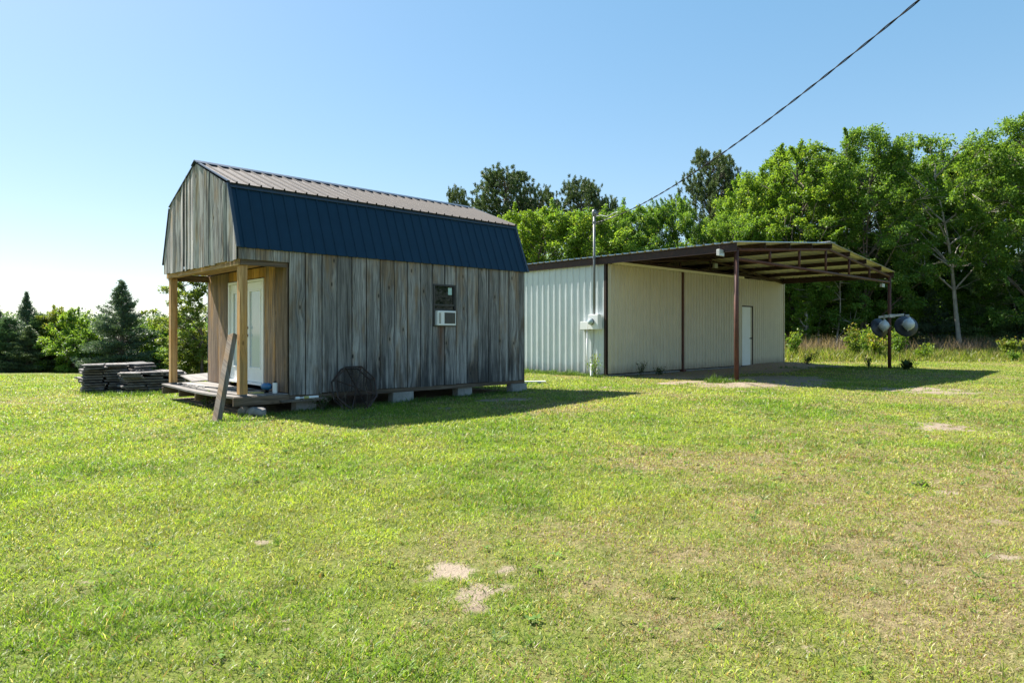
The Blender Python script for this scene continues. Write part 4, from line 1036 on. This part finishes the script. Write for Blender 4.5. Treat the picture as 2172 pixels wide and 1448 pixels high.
def pine(seed, H, rx, cb, n_clump, cols, asym=0.0):
    """bare trunk, rounded crown of needle tufts that point up and out"""
    g = np.random.default_rng(seed); mb = MB()
    tr = [(0, 0, -.3), (.1, .05, H * .4), (-.05, .1, H * .75), (.05, 0, H * .97)]
    mb.tube(tr, [.24, .18, .11, .03], 10); a1, a2 = g.uniform(0, 6.28, 2)
    cs, axs, cl = [], [], []
    for i in range(n_clump):
        t = g.uniform(0, 1); z = cb + (H - cb) * t
        a = g.uniform(0, 2 * np.pi); prof = math.sin(math.pi * (.12 + .80 * t)) ** .6
        r = rx * prof * (1 + .28 * math.sin(2 * a + a1 + t * 4) + .2 * math.sin(3 * a + a2 - 4 * t)) * g.uniform(.35, 1) ** .6
        p = np.array([r * math.cos(a) + asym * (1 - t), r * math.sin(a), z]); st = np.array([0, 0, max(cb * .8, z - .55 * r - .5)])
        mid = st + (p - st) * .6 + np.array([0, 0, -.08 * r]); mb.tube([st, mid, p], [.05, .03, .008], 4, cap=False)
        bd = (p - mid) / (np.linalg.norm(p - mid) + 1e-6)
        for k in range(g.integers(4, 7)):             # several shoots on each branch end
            sh = p + g.normal(0, .36, 3) * np.array([1, 1, .7]); up = bd * .5 + np.array([0, 0, .9]) + g.normal(0, .3, 3); up /= np.linalg.norm(up)
            m = 40; s = g.uniform(0, .36, m)[:, None]; dd = unit(g.normal(0, 1, (m, 3)) + up * .9)
            cs.append(sh + up * s + dd * .12); axs.append(dd); cl.append(np.full(m, g.uniform(0, 1)))
    c = np.concatenate(cs); d = np.concatenate(axs); q = np.concatenate(cl); n = len(c)
    nr = unit(g.normal(0, 1, (n, 3))); L = .27 * g.uniform(.7, 1.3, n)
    V, Fc = leaf_quads(c, d, nr, L, np.full(n, .062)); c1, c2 = np.array(cols[0]), np.array(cols[1])
    tint = (c1 + (c2 - c1) * np.clip(.6 * q + .5 * g.uniform(0, 1, n), 0, 1)[:, None]) * g.uniform(.75, 1.25, n)[:, None]
    return (V, Fc, np.repeat(tint, 4, 0)), mb, M['bark']

BRIGHT = ((.058, .125, .020), (.112, .185, .032), (.155, .205, .05))
MID = ((.050, .105, .016), (.095, .165, .028), (.14, .19, .05))
DEEP = ((.028, .070, .018), (.060, .115, .026), (.10, .15, .04))
OLIVE = ((.060, .095, .020), (.115, .155, .034), (.15, .17, .06))
CED = ((.055, .088, .055), (.10, .145, .085)); CED2 = ((.05, .10, .05), (.095, .155, .075))  # lightened cedar greens stand in for haze over the left field
PINE = ((.040, .064, .024), (.085, .118, .045))

made = {}
def plant(name, key, gen, px, D, label, cat, group, sx=1.0, sz=1.0, rz=0.0, leafmat='leaf', tilt=0, dxy=None):
    x, y = spot(px, D) if dxy is None else dxy
    o = thing(name, label, cat, (x, y, hz(x, y)), rz, group); o.scale = (sx, sx, sz)
    if tilt: o.rotation_euler = (0, tilt, rz)
    if key not in made:
        (V, Fc, T), mb, bm_ = gen()
        cr = np_mesh('crown', V, Fc, M[leafmat], T, o); tk = mb.build('trunk', bm_, o, smooth=True); made[key] = (cr, tk)
    else:
        for src in made[key]:
            c = src.copy(); COL.objects.link(c); c.parent = o
    return o
GB = lambda s, cols, H=14.0, rx=4.0, cb=2.2, nc=150, per=190, leaf=.145, **k: (lambda: broadleaf(s, H, rx, cb, nc, per, leaf, cols, **k))
def tall(px, D, top, key, gen, H, hw, rx, label, rz=0, name='broadleaf_tree', group='broadleaf trees of the woods', **k):
    if px > 1000 and D < 70: D *= 1.18
    x, y = spot(px, D); h = (height_at(top, D) - hz(x, y)) * (.945 if px > 1000 else 1); w = hw * (1.3 if name == 'broadleaf_tree' else 1.12) / F * D
    return plant(name, key, gen, px, D, label, 'tree', group, w / rx, h / H, rz, **k)

WOODS = 'broadleaf trees of the woods behind the metal building'
A = GB(1, MID, nc=270, per=240, spread=.54, multi=2, top_bias=.6); B = GB(2, MID, nc=270, per=240, spread=.53, multi=2, top_bias=.65); Cc = GB(3, DEEP, nc=270, per=240, spread=.53, top_bias=.6)
Bw = GB(4, MID, nc=170, per=170, spread=.54, bark='bark_pale', lean=(-1.6, .3), trunk_r=.17, cb=4.2, top_bias=.6)
Y = GB(5, BRIGHT, H=10, rx=4.2, cb=1.0, nc=270, per=240, spread=.58, top_bias=.45); Y2 = GB(6, BRIGHT, H=10, rx=4.2, cb=1.0, nc=270, per=240, spread=.58, top_bias=.5)
tall(1682, 44, 296, 'A', A, 14, 105, 4.0, 'tall loose crowned tree over the middle of the open bay roof', .4, group=WOODS)
tall(1838, 43, 258, 'B', B, 14, 92, 4.0, 'tallest broadleaf tree, its top leaning right above the far end of the bay roof', 2.2, group=WOODS)
tall(2040, 42, 262, 'Bw', Bw, 14, 100, 4.0, 'tall tree with a pale bent trunk right of the yard lamps', 0, group=WOODS)
tall(2192, 40, 226, 'B', B, 14, 100, 4.0, 'tall tree cut by the right edge of the picture', 4.0, group=WOODS)
tall(1935, 48, 335, 'Cc', Cc, 14, 90, 4.0, 'darker tree in the dip between the two tallest trees', 1.0, group=WOODS)
tall(1752, 49, 330, 'Cc', Cc, 14, 100, 4.0, 'dark tree behind the tall trees over the bay roof', 3.0, group=WOODS)
tall(2115, 48, 290, 'A', A, 14, 100, 4.0, 'tree behind the pale trunk, near the right edge', 5.0, group=WOODS)
tall(1600, 47, 372, 'Y', Y, 10, 84, 4.2, 'bright yellow green tree just right of the tallest pine', .9, group=WOODS)
tall(1548, 44, 445, 'Y2', Y2, 10, 66, 4.2, 'low bright tree below the pine with the bare trunk', 4.1, group=WOODS)
tall(1430, 48, 418, 'Y', Y, 10, 66, 4.2, 'bright green tree under the middle of the cable', 2.6, group=WOODS)
tall(1352, 50, 432, 'Y2', Y2, 10, 80, 4.2, 'bright green rounded tree just right of the service mast', .3, group=WOODS)
tall(1245, 47, 446, 'Y', Y, 10, 88, 4.2, 'bright green tree behind the service mast', 5.2, group=WOODS)
tall(1140, 49, 436, 'Y2', Y2, 10, 92, 4.2, 'bright green tree at the far end of the shed roof', 1.9, group=WOODS)
tall(1060, 50, 500, 'Y', Y, 10, 80, 4.2, 'low green tree half hidden by the shed roof end', 3.3, group=WOODS)
tall(1300, 52, 470, 'A', A, 14, 90, 4.0, 'darker tree in the gap behind the service mast', .2, group=WOODS)
for px, top, key, rz, lab in ((1655, 345, 'Cc', 5.5, 'dark tree filling in behind the left tall tree over the bay roof'), (1885, 318, 'A', 2.8, 'tree filling in behind the tallest broadleaf tree'), (1985, 318, 'Cc', 4.4, 'dark tree behind the crown of the pale trunk tree'),
        (2075, 300, 'Cc', 2.0, 'dark tree behind the gap between the pale trunk and the right edge'), (2160, 285, 'A', 1.2, 'tree closing the gap behind the tree cut by the right edge'), (1795, 320, 'A', 4.9, 'tree closing the gap between the two tall trees over the bay roof')):
    tall(px, 53, top, key, None, 14, 92, 4.0, lab, rz, group=WOODS)
# slim understorey trees whose stems show in the shade
SL = GB(8, DEEP, H=8, rx=2.0, cb=2.6, nc=60, per=150, spread=.55, trunk_r=.085, leaf=.16)
SLP = GB(9, MID, H=8, rx=2.0, cb=2.4, nc=60, per=150, spread=.55, trunk_r=.10, leaf=.16, bark='bark_pale', lean=(.9, 0))
for px, D, top, hw, key, gen, rz, lab in ((1735, 43.5, 540, 60, 'SLP', SLP, 0, 'slim tree with a leaning pale trunk behind the bay truss'), (1800, 46, 560, 55, 'SL', SL, 1, 'slim dark understorey tree left of the yard lamps'),
        (1920, 47, 540, 60, 'SL', SL, 2.4, 'slim dark understorey tree right behind the yard lamps'), (1985, 46.5, 560, 50, 'SLP', SLP, 2.0, 'slim pale stemmed tree left of the bent pale trunk'),
        (2110, 44.5, 560, 60, 'SL', SL, 3.6, 'slim understorey tree right of the bent pale trunk'), (1840, 48, 500, 60, 'SL', SL, 4.5, 'slim understorey tree deep behind the far bay post'), (1700, 42.5, 560, 45, 'SLP', SLP, 1.1, 'slim tree with a grey trunk just past the right building corner'), (1775, 42, 545, 50, 'SLP', SLP, 4.2, 'slim forked pale tree between the bay truss and the yard lamps'), (2070, 42.5, 600, 45, 'SLP', SLP, 5.4, 'small pale stemmed tree right beside the bent pale trunk'), (2165, 43, 570, 55, 'SLP', SLP, 3.0, 'slim pale stemmed tree at the right edge of the picture')):
    tall(px, D, top, key, gen, 8, hw, 2.0, lab, rz, name='understorey_tree', group='slim understorey trees in the shade')
# ivy covered stump
ST = GB(10, MID, H=3, rx=.55, cb=.1, nc=46, per=90, spread=.28, trunk_r=.13, leaf=.13, bark='bark_pale', top_bias=.8)
tall(1706, 41.5, 640, 'ST', ST, 3, 26, .75, 'ivy covered stump at the wood edge just past the building', 0, name='ivy_stump', group=None)

# pines behind
PG = lambda s, a=0.0: (lambda: pine(s, 18, 3.4, 8.8, 270, PINE, a))
for px, D, top, hw, key, s, asym, lab in ((1072, 60, 350, 74, 'P1', 1, .6, 'broad dark pine above the far end of the shed roof'), (1132, 63, 385, 40, 'P2', 2, 0, 'narrow dark pine on the right shoulder of the broad pine'), (1232, 62, 372, 54, 'P3', 3, .3, 'rounded dark pine behind and left of the service mast'),
        (1292, 63, 412, 28, 'P2', 2, 0, 'small dark pine top just right of the rounded pine'), (1508, 57, 306, 58, 'P4', 4, -.8, 'tallest pine, dark layered crown crossed by the cable'), (970, 66, 408, 30, 'P2', 2, 0, 'small pine top peeping over the middle of the shed roof'), (1560, 58, 372, 40, 'P3', 3, 0, 'shorter pine to the right of the tallest pine')):
    tall(px, D, top, key, PG(s, asym), 18, hw, 3.4, lab, px * .01, name='pine_tree', group='pines behind the metal building', leafmat='needle')

# cedars and trees beyond the left field
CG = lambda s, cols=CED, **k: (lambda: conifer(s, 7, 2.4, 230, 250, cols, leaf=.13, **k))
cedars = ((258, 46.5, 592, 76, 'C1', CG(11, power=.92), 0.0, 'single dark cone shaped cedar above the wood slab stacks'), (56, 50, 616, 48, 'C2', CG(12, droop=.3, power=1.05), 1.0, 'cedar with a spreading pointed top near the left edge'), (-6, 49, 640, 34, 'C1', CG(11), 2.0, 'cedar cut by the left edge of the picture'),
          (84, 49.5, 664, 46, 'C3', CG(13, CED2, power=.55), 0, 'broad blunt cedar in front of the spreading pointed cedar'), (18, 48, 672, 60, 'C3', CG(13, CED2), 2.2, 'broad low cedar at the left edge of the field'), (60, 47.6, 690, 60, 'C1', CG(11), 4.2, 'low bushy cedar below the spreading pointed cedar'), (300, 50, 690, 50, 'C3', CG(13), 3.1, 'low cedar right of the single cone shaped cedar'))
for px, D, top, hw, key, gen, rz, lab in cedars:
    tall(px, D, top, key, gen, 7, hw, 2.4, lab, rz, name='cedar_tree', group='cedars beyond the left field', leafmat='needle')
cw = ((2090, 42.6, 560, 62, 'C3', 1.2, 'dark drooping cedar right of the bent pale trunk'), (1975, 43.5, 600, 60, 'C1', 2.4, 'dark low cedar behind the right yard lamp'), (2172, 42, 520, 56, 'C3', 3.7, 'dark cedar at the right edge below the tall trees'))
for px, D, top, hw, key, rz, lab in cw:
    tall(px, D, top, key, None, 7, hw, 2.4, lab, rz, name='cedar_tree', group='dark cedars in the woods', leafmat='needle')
BG = GB(21, BRIGHT, H=4.5, rx=2.0, cb=.2, nc=90, per=150, spread=.5, trunk_r=.1, leaf=.16); MG = GB(22, OLIVE, H=5, rx=2.0, cb=.3, nc=100, per=150, spread=.5, trunk_r=.1, leaf=.16)
TG = GB(23, OLIVE, H=8, rx=2.2, cb=.6, nc=120, per=130, spread=.46, trunk_r=.12, leaf=.17, lean=(-.8, 0), top_bias=.75)
LEFTG = 'leafy trees beyond the left field'
tall(152, 48.5, 668, 'BG', BG, 4.5, 36, 2.0, 'green leafy tree between the two pointed cedars', 0, group=LEFTG)
tall(120, 50, 662, 'MG', MG, 5, 34, 2.0, 'olive green tree behind the broad blunt cedar', 2.0, group=LEFTG)
tall(158, 47.5, 705, 'BG', BG, 4.5, 38, 2.0, 'light green bush at the left foot of the cone shaped cedar', 1, group=LEFTG)
tall(188, 47, 706, 'BG', BG, 4.5, 30, 2.0, 'yellow green bush against the left of the cone shaped cedar', 3, group=LEFTG)
tall(338, 49, 684, 'BG', BG, 4.5, 32, 2.0, 'yellow green tree seen just left of the far porch post', 4.4, group=LEFTG)
tall(432, 43, 588, 'TG', TG, 8, 50, 2.2, 'tall airy tree seen through the porch', 0, group=LEFTG)
tall(415, 44, 700, 'MG', MG, 5, 44, 2.0, 'dark bush seen through the porch below the airy tree', 4, group=LEFTG)
tall(388, 46, 714, 'BG', BG, 4.5, 34, 2.0, 'light green bush seen between the porch posts', 2, group=LEFTG)
tall(375, 130, 676, 'FT', GB(24, DEEP, H=8, rx=3.5, cb=.4, nc=90, per=90, spread=.9, leaf=.4), 8, 32, 3.5, 'far off hazy tree seen left of the porch opening', 0, group=LEFTG)
tall(425, 135, 690, 'FT', None, 8, 34, 3.5, 'far off tree low behind the porch opening', 2, group=LEFTG)

# masses nobody could count
def mass(name, label, boxes, cols, leaf, cat, dens):
    g = RNG; cs, cl = [], []
    for (x0, y0, x1, y1, wid, hgt, n) in boxes:
        t = g.uniform(0, 1, n); off = g.normal(0, wid * .4, n)
        dx, dy = x1 - x0, y1 - y0; l = math.hypot(dx, dy)
        x = x0 + dx * t - dy / l * off; y = y0 + dy * t + dx / l * off
        hh = hgt * (.55 + .6 * fbm(x, y, 2.6, 15))
        z = hh * g.uniform(0, 1, n) ** .9
        gap = fbm(x * 1.0 + z * .6, y + z * 1.3, 1.1, 25)
        k = gap > .40 + dens
        cs.append(np.stack([x, y, terrain(x, y) + z], 1)[k]); cl.append(fbm(x, y + z * 2, .9, 35)[k])
    c = np.concatenate(cs); q = np.concatenate(cl); n = len(c)
    ax = unit(g.normal(0, 1, (n, 3)) + np.array([0, 0, -.4])); nr = unit(g.normal(0, .6, (n, 3)) + np.array([0, 0, .8]))
    L = leaf * g.uniform(.6, 1.4, n); V, Fc = leaf_quads(c, ax, nr, L, L * .62)
    c1, c2 = np.array(cols[0]), np.array(cols[1]); tint = (c1 + (c2 - c1) * np.clip((q - .3) * 2, 0, 1)[:, None]) * g.uniform(.7, 1.3, n)[:, None]
    o = np_mesh(name, V, Fc, M['leaf'], np.repeat(tint, 4, 0)); return tag(o, label, cat, kind='stuff')
a = spot(1000, 66); b = spot(2230, 64)
mass('woodland', 'dense dark woodland closing off the view behind the trees', ((a[0], a[1], b[0], b[1], 3.2, 8.5, 90000), (b[0], b[1], 60, 40, 3.5, 9, 30000), (58, 42, 52, 2, 4, 10, 34000)), DEEP, .30, 'woodland', .02)
a = spot(1640, 53); b = spot(2240, 51)
mass('undergrowth', 'dark leafy undergrowth at the foot of the woods', ((a[0], a[1], b[0], b[1], 1.8, 5.2, 85000),), (MID[0], MID[1]), .16, 'undergrowth', .03)
a = spot(-140, 52); b = spot(520, 51)
mass('hedgerow', 'dark tangled hedgerow along the far side of the left field', ((a[0], a[1], b[0], b[1], 1.5, 3.7, 70000),), (MID[0], MID[1]), .17, 'hedgerow', .02)
a = spot(-400, 190); b = spot(900, 190)
mass('distant_woods', 'hazy distant woods low on the horizon', ((a[0], a[1], b[0], b[1], 12, 9.5, 30000),), ((.05, .085, .06), (.08, .12, .08)), .8, 'distant woods', -.1)  # distance haze put into the bluish leaf colours

def clover():
    g = RNG; xs, ys = [], []
    x, y = scatter(8, 1.8, 12); k = fbm(x, y, .9, 101, 3) + g.uniform(-.12, .12, len(x)) > .54; x, y = x[k], y[k]
    k = bare(x, y) < .3; x, y = x[k], y[k]
    m = 9; n = len(x); r = g.uniform(.02, .075, (n, 1)); a = g.uniform(0, 6.28, (n, m))
    rad = r * g.uniform(.15, 1, (n, m)); px, py = (x[:, None] + np.cos(a) * rad).ravel(), (y[:, None] + np.sin(a) * rad).ravel()
    c = np.stack([px, py, terrain(px, py) + g.uniform(.016, .036, n * m)], 1)
    d = unit(np.stack([np.cos(a).ravel(), np.sin(a).ravel(), g.uniform(-.1, .5, n * m)], 1)); nr = unit(np.array([0, 0, 1.0]) + g.normal(0, .3, (n * m, 3)))
    L = np.repeat(g.uniform(.014, .034, n), m) * (np.repeat(y, m) / 4.5).clip(1) ** .6; V, Fc = leaf_quads(c, d, nr, L, L * .8)
    T = np.repeat(np.array([[.17, .27, .07], [.21, .30, .05], [.25, .26, .09]])[g.integers(0, 3, n)], m, 0) * g.uniform(.75, 1.2, n * m)[:, None]
    tag(np_mesh('clover', V, Fc, M['clover'], np.repeat(T, 4, 0)), 'low clover and broad leaved weeds mixed through the lawn', 'clover', kind='stuff')
clover()
# saplings and weeds that stand out one by one
def shrub(seed, H, r, n, leaf, cols, stems=6):
    g = np.random.default_rng(seed); mb = MB(); cs, axs = [], []
    for s in range(stems):
        a = g.uniform(0, 6.28); q = r * g.uniform(.2, 1); h = H * g.uniform(.55, 1); e = np.array([q * math.cos(a), q * math.sin(a), h])
        pts = [np.zeros(3), e * np.array([.4, .4, .55]), e]; mb.tube(pts, [.012 * H ** .5, .008, .003], 4, cap=False)
        m = n // stems; t = g.uniform(.2, 1.05, m)[:, None]; p = e * np.concatenate([t ** 1.3, t ** 1.3, t], 1) + g.normal(0, .09 * H ** .6, (m, 3))
        cs.append(p); axs.append(unit((p - e * .5) * .6 + g.normal(0, .5, (m, 3)) + np.array([0, 0, .1])))
    c = np.concatenate(cs); c[:, 2] = np.maximum(c[:, 2], .02); d = np.concatenate(axs); m = len(c); L = leaf * g.uniform(.6, 1.4, m)
    V, Fc = leaf_quads(c, d, unit(g.normal(0, .6, (m, 3)) + np.array([0, 0, .9])), L, L * .5)
    c1, c2, c3 = (np.array(k) for k in cols); tt = np.clip(c[:, 2] / H + g.normal(0, .2, m), 0, 1)
    tint = c1 + (c2 - c1) * tt[:, None]; k = (tt > .8) & (g.uniform(0, 1, m) > .45); tint[k] = c3
    return (V, Fc, np.repeat(tint * g.uniform(.75, 1.25, m)[:, None], 4, 0)), mb
def weed(px, D, H, r, n, leaf, cols, label, seed, name='sapling', cat='sapling', group='saplings before the woods', dxy=None):
    x, y = spot(px, D) if dxy is None else dxy
    o = thing(name, label, cat, (x, y, hz(x, y)), 0, group); (V, Fc, T), mb = shrub(seed, H, r, n, leaf, cols)
    np_mesh('leaves', V, Fc, M['leaf'], T, o); mb.build('stems', M['bark'], o)
SAP = ((.06, .11, .016), (.115, .15, .022), (.15, .125, .04)); SAPG = ((.05, .11, .016), (.09, .15, .022), (.12, .16, .035))
weed(1815, 39.5, 1.9, .6, 900, .16, SAP, 'sapling with reddish tips left of the yard lamps', 1)
weed(1860, 38.2, 1.35, .7, 900, .15, SAP, 'low sapling with orange tips just left of the far bay post', 2)
weed(1905, 39.5, 1.75, .55, 800, .16, SAPG, 'light green sapling just right of the far bay post', 3)
weed(1683, 40.0, 1.7, .55, 700, .16, SAPG, 'bright green sapling at the right corner of the building', 4)
weed(1960, 37.3, .9, .6, 500, .13, SAPG, 'low green bush in the tall grass right of the yard lamps', 5)
weed(2145, 38.8, 1.35, .8, 800, .17, SAP, 'wide sapling at the right edge before the woods', 6)
weed(2150, 35.6, .6, .5, 350, .12, SAPG, 'low dark green bush at the lawn edge near the right of the picture', 7)
weed(1840, 41.0, 2.1, .9, 1100, .16, SAPG, 'broad green sapling behind the left yard lamp', 8)
LW = ((.018, .04, .010), (.035, .065, .018), (.045, .07, .025))
W = 'weeds round the metal building'
weed(0, 0, .5, .25, 220, .06, LW, 'dark weed growing against the left sliding door', 11, 'weed', 'weed', W, at_metal(1.35, -.5)[:2])
weed(0, 0, .3, .35, 200, .06, LW, 'low weed at the foot of the sliding door near the brown jamb', 12, 'weed', 'weed', W, at_metal(2.4, -.55)[:2])
weed(0, 0, .5, .6, 260, .08, LW, 'straggling dark weed on the earth bank at the right building corner', 13, 'weed', 'weed', W, at_metal(13.2, -1.3)[:2])
weed(1925, 27.6, .42, .3, 90, .2, LW, 'broad leaved weed right of the far bay post in the shade', 14, 'weed', 'weed', W)
weed(1842, 29.2, .5, .25, 90, .1, LW, 'thin weed left of the far bay post in the shade', 15, 'weed', 'weed', W)
weed(0, 0, .75, .3, 260, .07, SAPG, 'green weed clump at the corner post below the meter box', 16, 'weed', 'weed', W, at_metal(-.5, .05)[:2])
weed(0, 0, .35, .3, 200, .05, LW, 'grey green weed beside the concrete block under the white tube', 17, 'weed', 'weed', W, at_shed(1.55, -.2)[:2])
weed(0, 0, .3, .3, 150, .05, LW, 'dark weed under the porch behind the leaning timber', 18, 'weed', 'weed', W, at_shed(.1, 1.9)[:2])
weed(1955, 6.55, .05, .10, 40, .045, SAPG, 'small broad leaved weed flat on the lawn at the right', 19, 'weed', 'weed', W)

# ------------------------------------------------------------------ sky, sun, camera
ELEV = 48.6
d = Vector((AX.x * .15 - BX.x * .875, AX.y * .15 - BX.y * .875, -1)).normalized()
sun = bpy.data.objects.new('sun', bpy.data.lights.new('sun', 'SUN')); COL.objects.link(sun)
sun.rotation_euler = d.to_track_quat('-Z', 'Y').to_euler(); sun.data.energy = 5.0; sun.data.angle = math.radians(.5); sun.data.color = (1.0, .945, .86)
w = bpy.data.worlds.new('World'); SC.world = w; w.use_nodes = True; nt = w.node_tree
bg = nt.nodes['Background']; sky = nt.nodes.new('ShaderNodeTexSky'); sky.sky_type = 'NISHITA'; sky.sun_disc = False
s_ = -d; sky.sun_elevation = math.asin(s_.z); sky.sun_rotation = math.pi / 2 - math.atan2(s_.y, s_.x)
sky.altitude = 100; sky.air_density = 1.0; sky.dust_density = .4; sky.ozone_density = 3.2
hs = nt.nodes.new('ShaderNodeHueSaturation'); hs.inputs['Saturation'].default_value = 1.32
nt.links.new(sky.outputs[0], hs.inputs['Color']); gm = nt.nodes.new('ShaderNodeGamma'); gm.inputs[1].default_value = .54
nt.links.new(hs.outputs[0], gm.inputs[0]); nt.links.new(gm.outputs[0], bg.inputs[0]); bg.inputs[1].default_value = .13
cam = bpy.data.objects.new('camera', bpy.data.cameras.new('camera')); COL.objects.link(cam); SC.camera = cam
cam.location = (0, 0, EYE); cam.rotation_euler = (math.pi / 2, 0, 0)
cam.data.sensor_width = 36; cam.data.lens = F / 2172 * 36; cam.data.shift_y = -(724 - HZ) / 2172; cam.data.clip_end = 6000; cam.data.clip_start = .05
vs = SC.view_settings; vs.view_transform = 'Standard'; vs.look = 'None'; vs.exposure = 1.58; vs.gamma = 1; vs.use_curve_mapping = False
SC.cycles.max_bounces = 8; SC.cycles.transparent_max_bounces = 4
